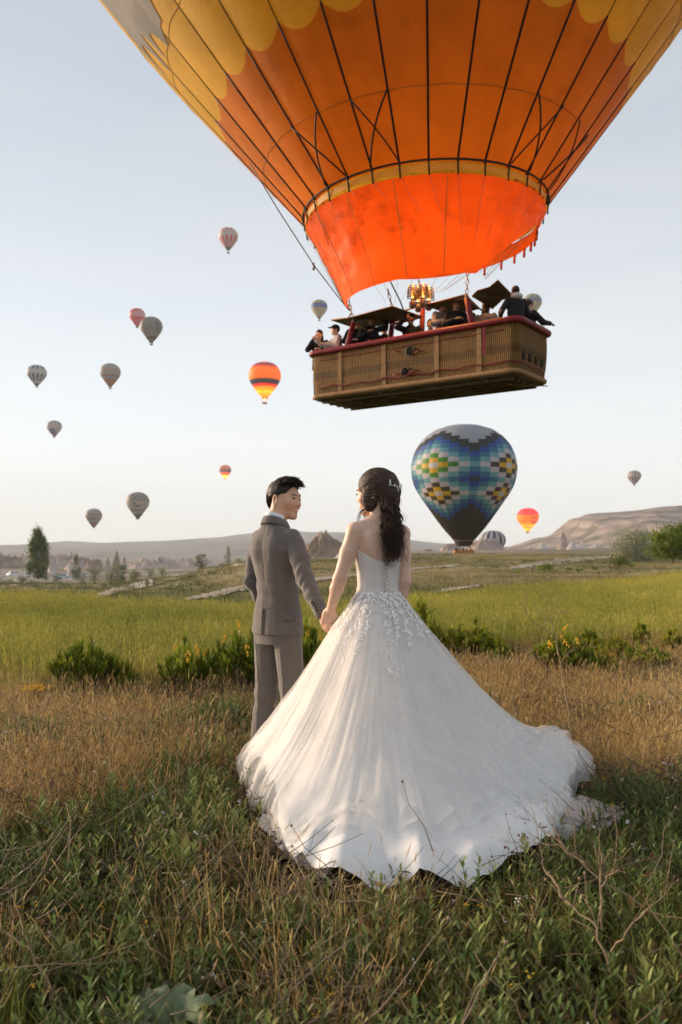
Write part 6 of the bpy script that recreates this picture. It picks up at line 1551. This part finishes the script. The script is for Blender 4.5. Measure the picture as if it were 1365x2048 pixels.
# ---- dead stalks standing in the foreground
m_dead = simple('dry stalk', (.30, .21, .13), .85, .3, 60)
def stalk(paths, label, rad_, heads=True, seed=1):
    r_ = random.Random(seed); p0 = Vector(paths[0][0]); root = empty('dead_stalk', (p0.x, p0.y, float(gz(p0.x, p0.y))), 0, label, 'dead stalk', 'dead stalks in the grass'); o = np.array(root.location)
    for i, pt in enumerate(paths):
        q = np.array([np.array(p) for p in pt]) - o; q = np.array([[np.interp(t, np.linspace(0, 1, len(q)), q[:, k_]) for k_ in range(3)] for t in np.linspace(0, 1, 12)]); q[1:-1] += np.array([[r_.gauss(0, .004) for _ in range(3)] for _ in range(10)])
        r0 = rad_ * (1 if i == 0 else .6); v, f = tube(q, np.linspace(r0, r0 * .35, 12), 5); st = obj('stem' if i == 0 else 'branch', v, f, m_dead, root)
        tw = []
        for s_ in range(6 if i == 0 else 4):
            k_ = r_.randrange(5, 12); b = q[k_]; d = (q[min(11, k_)] - q[k_ - 1]); d /= np.linalg.norm(d); d = d + np.array([r_.gauss(0, .5), r_.gauss(0, .5), abs(r_.gauss(.3, .3))]); L_ = r_.uniform(.03, .11) * (rad_ / .0035)
            e = b + d / np.linalg.norm(d) * L_; tw.append(tube([b, (b + e) / 2 + np.array([r_.gauss(0, .006)] * 3), e], [r0 * .4, r0 * .3, r0 * .15], 4))
            if heads: tw.append(sph(e, r0 * .9, 6, 4))
        v, f = joinvf(tw); obj('twigs', v, f, m_dead, st)
    return root
stalk([[P(1142, 1452, 5.0), P(1124, 1335, 5.0), P(1106, 1255, 5.0), P(1098, 1208, 5.0)], [P(1104, 1268, 5.0), P(1060, 1238, 5.0), P(1042, 1205, 5.0)], [P(1122, 1325, 5.0), P(1158, 1285, 4.95)], [P(1122, 1358, 5.0), P(1085, 1330, 5.05), P(1062, 1296, 5.05)], [P(1135, 1392, 5.0), P(1165, 1365, 4.95), P(1180, 1328, 4.95)], [P(1112, 1240, 5.0), P(1128, 1215, 5.05)]], 'tall thin branching dead stalk right of the gown', .0050, True, 1)
stalk([[P(1236, 2047, 2.35), P(1222, 1930, 2.35), P(1195, 1850, 2.4), P(1130, 1800, 2.5)], [P(1222, 1905, 2.35), P(1260, 1850, 2.3), P(1330, 1790, 2.3)], [P(1205, 1860, 2.4), P(1202, 1780, 2.45), P(1200, 1700, 2.5)], [P(1202, 1775, 2.45), P(1240, 1720, 2.45)], [P(1130, 1800, 2.5), P(1090, 1740, 2.6), P(1080, 1690, 2.65)]], 'forked pale dead stalk at lower right', .0052, True, 2)
stalk([[P(1310, 1830, 2.6), P(1220, 1770, 2.6), P(1120, 1690, 2.7)], [P(1180, 1738, 2.62), P(1060, 1640, 2.8)], [P(1120, 1690, 2.7), P(1020, 1680, 2.8)], [P(1130, 1700, 2.7), P(1085, 1600, 2.8)]], 'dead stalk leaning across the gown train at right', .0036, True, 3)
stalk([[P(110, 1990, 2.3), P(60, 1900, 2.4), P(0, 1850, 2.5)], [P(75, 1920, 2.4), P(140, 1900, 2.4)], [P(60, 1900, 2.4), P(20, 1780, 2.6)]], 'grey dead stalk at the lower left corner', .0042, False, 4)
stalk([[P(560, 2010, 2.3), P(590, 1960, 2.3), P(690, 1930, 2.4)], [P(590, 1960, 2.3), P(560, 1900, 2.4)], [P(620, 1950, 2.3), P(650, 1890, 2.4)]], 'pale twiggy dead stalk at the bottom centre', .0036, False, 5)
stalk([[P(200, 1650, 3.4), P(330, 1570, 3.5), P(420, 1500, 3.6)], [P(300, 1590, 3.5), P(380, 1580, 3.5)]], 'long bent dead stalk in the grass left of the gown', .0028, False, 6)
stalk([[P(70, 1560, 4.4), P(80, 1450, 4.4), P(110, 1370, 4.4)], [P(78, 1470, 4.4), P(140, 1420, 4.4)], [P(74, 1500, 4.4), P(30, 1400, 4.4)]], 'thin dead stalk standing in the golden grass at far left', .0034, True, 7)
# yellow umbel flowers and a broad-leaved plant
um = empty('yellow_flower', onground(72, 6.6), 0, 'bright yellow flower head in the golden grass at far left', 'flower'); ps = []
for i in range(60): ps.append(sph((rv.gauss(0, .055), rv.gauss(0, .04), .21 + rv.gauss(0, .012)), .008, 6, 4))
v, f = joinvf(ps); obj('petals', v, f, m_yel, um); v, f = joinvf([tube([(0, 0, 0), (rv.gauss(0, .04), rv.gauss(0, .03), .2)], .003, 4) for _ in range(7)]); obj('stem', v, f, m_stem, um)
bp = empty('broadleaf_plant', onground(335, 2.12), 0, 'broad pale green leaves at the bottom edge', 'plant')
for i in range(7):
    a = i * .9 + .3; V = []; 
    for j in range(7):
        t = j / 6
        for k_ in range(5): s_ = (k_ - 2) / 2; wd = .035 * math.sin(math.pi * min(.98, t * .9 + .08)); V.append(((.02 + .10 * t) * math.cos(a) - s_ * wd * math.sin(a), (.02 + .10 * t) * math.sin(a) + s_ * wd * math.cos(a), .05 + .07 * math.sin(t * 2.2) + .012 * abs(s_) + .006 * math.sin(j * 2 + k_)))
    o = obj('leaf', V, grid(5, 7), lm('broad leaf', (.17, .22, .12)) if i == 0 else bpm, bp); bpm = o.data.materials[0]; a_ = o.data.color_attributes.new('Tone', 'FLOAT_COLOR', 'POINT'); a_.data.foreach_set('color', np.ones(len(V) * 4, np.float32))
# ================================================================== PASSENGERS AND VEHICLES
r5 = random.Random(9)
def passenger(name_loc, yaw, label, coat, hairc, skin, arms=((.2, .25, 1.0), (-.2, .25, 1.0)), lookup=0., hscale=1.0, cap=None, hood=None, long_hair=False, group='people riding in the wicker basket', sit=False, coarse=False, hcol=None):
    # arms: where each hand is, in the person's own frame (x right, y forward, z up from the feet)
    S = {1: np.array([.175, 0, 1.36]), -1: np.array([-.175, 0, 1.36])}; H_ = {1: np.array(arms[0]), -1: np.array(arms[1])}; E_ = {}
    for s_ in (1, -1):
        m_ = (S[s_] + H_[s_]) / 2; L_ = np.linalg.norm(H_[s_] - S[s_]); out = math.sqrt(max(.0, .27 ** 2 - (L_ / 2) ** 2)); dn = np.array([s_ * .6, -.1, -.8]); dn -= (H_[s_] - S[s_]) * dn.dot(H_[s_] - S[s_]) / L_ ** 2; E_[s_] = m_ + dn / np.linalg.norm(dn) * out
    hc = np.array([0, .03, 1.56]); hM = rotx(lookup)
    def body(p):
        d = s_head((p - hc.astype(np.float32)) @ hM.astype(np.float32)); d = smin(d, s_cap(p, (0, -.02, 1.40), (0, .01, 1.50), .06, .054), .02)
        d = smin(d, s_loft(p, [(.8, .12, .09, 0), (1.1, .12, .09, 0), (1.35, .15, .08, 0), (1.42, .06, .05, -.02)]), .02)
        for s_ in (1, -1):
            d = smin(d, s_chain(p, [S[s_], E_[s_], H_[s_]], [.035, .032, .026], .02), .02); fd = H_[s_] - E_[s_]; d = smin(d, s_hand(p, H_[s_], fd, (s_ * .3, -.2, 1.) if abs(fd[2]) < .2 else (0, 1., .3), s_, .5), .012)
            if not sit: d = smin(d, s_chain(p, [(s_ * .08, 0, .84), (s_ * .09, .01, .46), (s_ * .09, 0, .09), (s_ * .09, .12, .05)], [.075, .05, .04, .035], .02), .03)
        return d
    b, t = (.95 if sit else 0.), max(1.72, max(H_[1][2], H_[-1][2]) + .2)
    xm = max(.32, max(abs(H_[1][0]), abs(H_[-1][0])) + .14); ym = max(.28, max(H_[1][1], H_[-1][1]) + .18)
    V, Q = snet(body, (-xm, -.22, b), (xm, ym, t), .010)
    o = obj('person', V, Q, skin); o.location = name_loc; o.rotation_euler = (0, 0, yaw); o.scale = (hscale,) * 3; tag(o, label, 'person', group); vcol(o, np.ones((len(V), 3)))
    def jacket(p):
        d = s_loft(p, [(.74, .19, .14, 0), (1.0, .175, .13, 0), (1.2, .185, .13, 0), (1.33, .18, .11, -.01), (1.40, .11, .08, -.02), (1.44, .075, .07, -.015)])
        for s_ in (1, -1): d = smin(d, s_chain(p, [S[s_], E_[s_], H_[s_] - (H_[s_] - E_[s_]) * .06], [.070, .060, .046], .02), .03)
        return d + (.008 * fbm(p[:, 0] * 14, p[:, 1] * 14, p[:, 2] * 12, 3)).astype(np.float32)
    V, Q = snet(jacket, (-xm, -.22, .74), (xm, ym, t), .013); jk_ = obj('jacket', V, Q, coat, o)
    if not sit:
        def trs(p):
            d = s_loft(p, [(.74, .16, .11, 0), (.95, .15, .11, 0)])
            for s_ in (1, -1): d = smin(d, s_chain(p, [(s_ * .08, 0, .82), (s_ * .09, .01, .46), (s_ * .09, 0, .08)], [.09, .07, .06], .02), .01)
            return d
        V, Q = snet(trs, (-.26, -.16, .02), (.26, .16, .96), .02); obj('trousers', V, Q, m_pdark, o)
    def hair(p):
        q = (p - hc.astype(np.float32)) @ hM.astype(np.float32); d = s_ell(q, (0, -.018, .034), (.082, .102, .094)) + (.008 * fbm(q[:, 0] * 50, q[:, 1] * 50, q[:, 2] * 30, 2)).astype(np.float32)
        if long_hair: d = smin(d, s_ell(q, (0, -.06, -.10), (.085, .06, .14)), .03)
        d = smax(d, -s_ell(q, (0, .11, -.03), (.085, .075, .09)), .01); d = smax(d, q[:, 1] * .8 - q[:, 2] * .55 - .045, .01); return smax(d, -(q[:, 2] + (.24 if long_hair else .07)), .015)
    V, Q = snet(hair, hc - .26, hc + .16, .009); obj('hair', V, Q, hairc, o)
    if cap:
        def cp(p):
            q = (p - hc.astype(np.float32)) @ hM.astype(np.float32); d = smax(s_ell(q, (0, -.012, .045), (.090, .108, .092)), .045 - q[:, 2], .008); return smin(d, s_ell(q, (0, .11, .052), (.065, .06, .010)), .01)
        V, Q = snet(cp, hc - .16, hc + .20, .009); obj('cap', V, Q, cap, o)
    if hood:
        def hd(p): return smax(s_ell(p, (0, -.05, 1.45), (.13, .11, .075)), -s_ell(p, (0, .03, 1.52), (.085, .10, .12)), .01)
        V, Q = snet(hd, (-.18, -.2, 1.33), (.18, .12, 1.58), .010); obj('hood', V, Q, hood, o)
    return o
m_pblk = simple('black jacket', (.014, .014, .016), .8, .3, 12); m_pdark = simple('dark trousers', (.02, .02, .025), .85, .3, 12); m_pgrey = simple('grey vest', (.30, .29, .28), .85, .2, 14); m_pbeige = simple('beige coat', (.38, .26, .17), .85, .2, 14); m_pwht = simple('white hood', (.55, .53, .50), .85, .1, 14); m_pnavy = simple('navy jacket', (.02, .022, .035), .8, .3, 12); m_pbrn = simple('brown hair', (.035, .014, .008), .5, .3, 30)
m_pale = simple('pale jacket', (.45, .40, .36), .85, .2, 14)
FLOOR = HB.z + .13
def in_basket(px, v_): u = rim_uv(px, v_); q = np.array(bl(u, v_, 0)) + np.array(HB); return (q[0], q[1], FLOOR)
YC = R(180)                                       # facing the camera
def facing(deg): return R(deg)                    # 0 looks away from the camera, 180 towards it
up_hands = ((.12, .20, 1.50), (-.12, .20, 1.50)); low = ((.2, .3, 1.12), (-.2, .3, 1.12))
def PS(px, v_, dz): x, y, z = in_basket(px, v_); return (x, y, z + dz + .09)
passenger(PS(640, -.25, -.13), R(150), 'passenger at far left end of basket with long dark hair, hand raised to face', m_pblk, m_hairk, m_skin2, ((.05, .2, 1.42), (-.2, .3, 1.15)), 0, 1, long_hair=True)
passenger(PS(673, -.45, -.16), R(110), 'passenger in sunglasses and pale top, second from left, holding up a hand', m_pale, m_hairk, m_skin2, ((.25, .38, 1.36), (-.12, .3, 1.2)), 0, 1, cap=m_pblk)
passenger(PS(713, -.2, -.02), R(200), 'man in black jacket right of the leftmost red post', m_pblk, m_hairk, m_skin1, low, .1, 1)
passenger(PS(742, -.15, .02), R(190), 'passenger with face lit orange under the left awning', m_pblk, m_pbrn, m_skin1, ((.12, .28, 1.22), (-.25, .10, 1.62)), .35, 1)
passenger(PS(770, .35, -.06), R(20), 'dark passenger half hidden behind the second red post', m_pnavy, m_hairk, m_skin1, low, 0, .98)
passenger(PS(822, .05, -.08), R(170), 'pilot in dark jacket standing below the burners', m_pblk, m_hairk, m_skin1, ((.1, .25, 1.55), (-.2, .3, 1.1)), .15, 1, cap=m_pblk)
passenger(PS(862, .3, -.14), R(160), 'short passenger half hidden between pilot and man in grey vest', m_pnavy, m_pbrn, m_skin2, low, 0, .97)
passenger(PS(884, -.12, .03), R(215), 'man in grey vest looking up to the left', m_pgrey, m_hairk, m_skin1, ((.15, .3, 1.18), (-.15, .3, 1.18)), .3, 1)
passenger(PS(912, -.25, -.04), R(190), 'passenger in black with tan cap looking up, beside the man in grey vest', m_pblk, m_pbrn, m_skin1, ((.10, .3, 1.18), (-.05, .3, 1.18)), .45, 1, cap=m_pbeige)
passenger(PS(972, .1, -.10), R(-25), 'passenger with brown hair and beige coat turned away', m_pbeige, m_pbrn, m_skin2, low, 0, 1, long_hair=True)
passenger(PS(945, .3, -.16), R(20), 'passenger half hidden behind the rightmost red post', m_pbeige, m_pbrn, m_skin2, low, 0, .97)
passenger(PS(1032, -.42, .02), R(15), 'man in black jacket with white hood, tallest at the right end of basket', m_pblk, m_hairk, m_skin1, low, 0, .95, hood=m_pwht)
passenger(PS(1056, .15, -.20), R(-60), 'passenger in black leaning over the right end of basket rim', m_pblk, m_hairk, m_skin1, ((.2, .42, 1.2), (-.15, .42, 1.2)), -.4, 1)
# people in the basket of the checkered balloon
co = np.array(checker.location)
for i, (dx, c_, lb) in enumerate(((-1.3, m_pblk, 'tiny passenger in black at left of checkered balloon basket'), (-.75, m_pale, 'tiny passenger in pale top second from left under checkered balloon'), (-.1, m_pblk, 'tiny passenger below the burner of the checkered balloon'), (.5, m_pnavy, 'tiny passenger in navy right of the checkered balloon burner'), (1.2, m_pbeige, 'tiny passenger in beige at right of checkered balloon basket'))):
    passenger((co[0] + dx, co[1] - .2, co[2] + .02), R(170 + i * 30), lb, c_, m_hairk, m_skin1, low, 0, .95, group='people under the checkered balloon', sit=True)
# ---- vehicles on the far road
m_glass = simple('car glass', (.02, .025, .03), .1, .1, 3, spec=.6); m_tyre = simple('tyre', (.015, .015, .015), .8, .1, 5)
m_lampw = flame_mat('headlight', (1, .85, .6), 9.0)
def vehicle(name, px, py, Y, L_, Hh, col, yaw, label, van=False, lamps=False):
    b = onground(px, Y); root = empty(name, b, yaw, label, 'van' if van else 'car', 'vehicles parked in the valley'); m = simple('car paint', col, .3, .05, 2, spec=.5); W2 = .88
    prof = [(-.5, .18), (-.5, .5), (-.47, .56), (-.44, .95), (-.40, 1.0), (.30, 1.0), (.40, .62), (.49, .52), (.5, .18)] if van else [(-.5, .20), (-.5, .52), (-.46, .62), (-.34, .66), (-.24, .98), (-.18, 1.0), (.10, 1.0), (.24, .68), (.46, .58), (.5, .45), (.5, .20)]
    n = len(prof); V = [(x * L_, s_ * W2 * (1 if z < .63 else .86), z * Hh) for s_ in (-1, 1) for x, z in prof]
    bd = obj('body', V, [tuple(range(n))[::-1], tuple(range(n, 2 * n))] + [(i, (i + 1) % n, n + (i + 1) % n, n + i) for i in range(n)], m, root, smooth=False)
    for s_ in (-1, 1):
        xs = ((-.40, -.05), (.0, .30)) if van else ((-.26, -.05), (-.02, .16))
        for x0, x1 in xs: obj('window', [(x0 * L_, s_ * (W2 * .87 + .01), .94 * Hh), (x1 * L_, s_ * (W2 * .87 + .01), .94 * Hh), ((x1 + (.04 if x1 > .1 else 0)) * L_, s_ * (W2 * .99), .68 * Hh), ((x0 - (.04 if x0 < -.2 else 0)) * L_, s_ * (W2 * .99), .68 * Hh)], [(0, 1, 2, 3)], m_glass, bd, smooth=False)
        for x in (-.31, .31):
            v, f = lathe([(.001, -.10), (.20, -.10), (.33, -.08), (.33, .08), (.20, .10), (.001, .10)], 14); v = v @ rotx(R(90)).T; obj('wheel', v + [x * L_, s_ * W2 * .9, .33], f, m_tyre, root)
        v, f = sph((.5 * L_, s_ * W2 * .7, .42 * Hh), (.08, .16, .12), 8, 6); obj('headlight', v, f, m_lampw if lamps else m_glass, root)
    return root
vehicle('van', 26, 0, 430, 5.4, 2.4, (.72, .72, .70), R(-125), 'white van with lit headlights at far left', True, True)
vehicle('car', 57, 0, 430, 4.4, 1.5, (.70, .72, .75), R(10), 'white car left of the tall poplar')
vehicle('car', 127, 0, 330, 4.4, 1.5, (.42, .58, .66), R(20), 'pale blue car right of the poplars')
vehicle('car', 158, 0, 400, 4.3, 1.5, (.35, .50, .62), R(160), 'blue car right of the slim poplar')
vehicle('car', 173, 0, 410, 4.4, 1.55, (.62, .62, .60), R(15), 'silver car behind the grey bushes')
vehicle('car', 276, 0, 420, 4.2, 1.5, (.55, .05, .04), R(5), 'red car beyond the dark green bush')
# ================================================================== HAZE
k = N('haze air'); pv = k.n('ShaderNodeVolumePrincipled'); pv.inputs['Color'].default_value = (.86, .93, 1.0, 1); pv.inputs['Density'].default_value = 1.6e-4
pv.inputs['Density Attribute'].default_value = ''; pv.inputs['Color Attribute'].default_value = ''; pv.inputs['Temperature Attribute'].default_value = ''
try: k.m.cycles.homogeneous_volume = True
except Exception: pass
k.l(pv.outputs[0], k.out.inputs['Volume'])
hv, hf = box(-6400, 6400, -6400, 6400, -40, 372)
tag(obj('haze', hv, hf, k.m, smooth=False), kind='stuff')
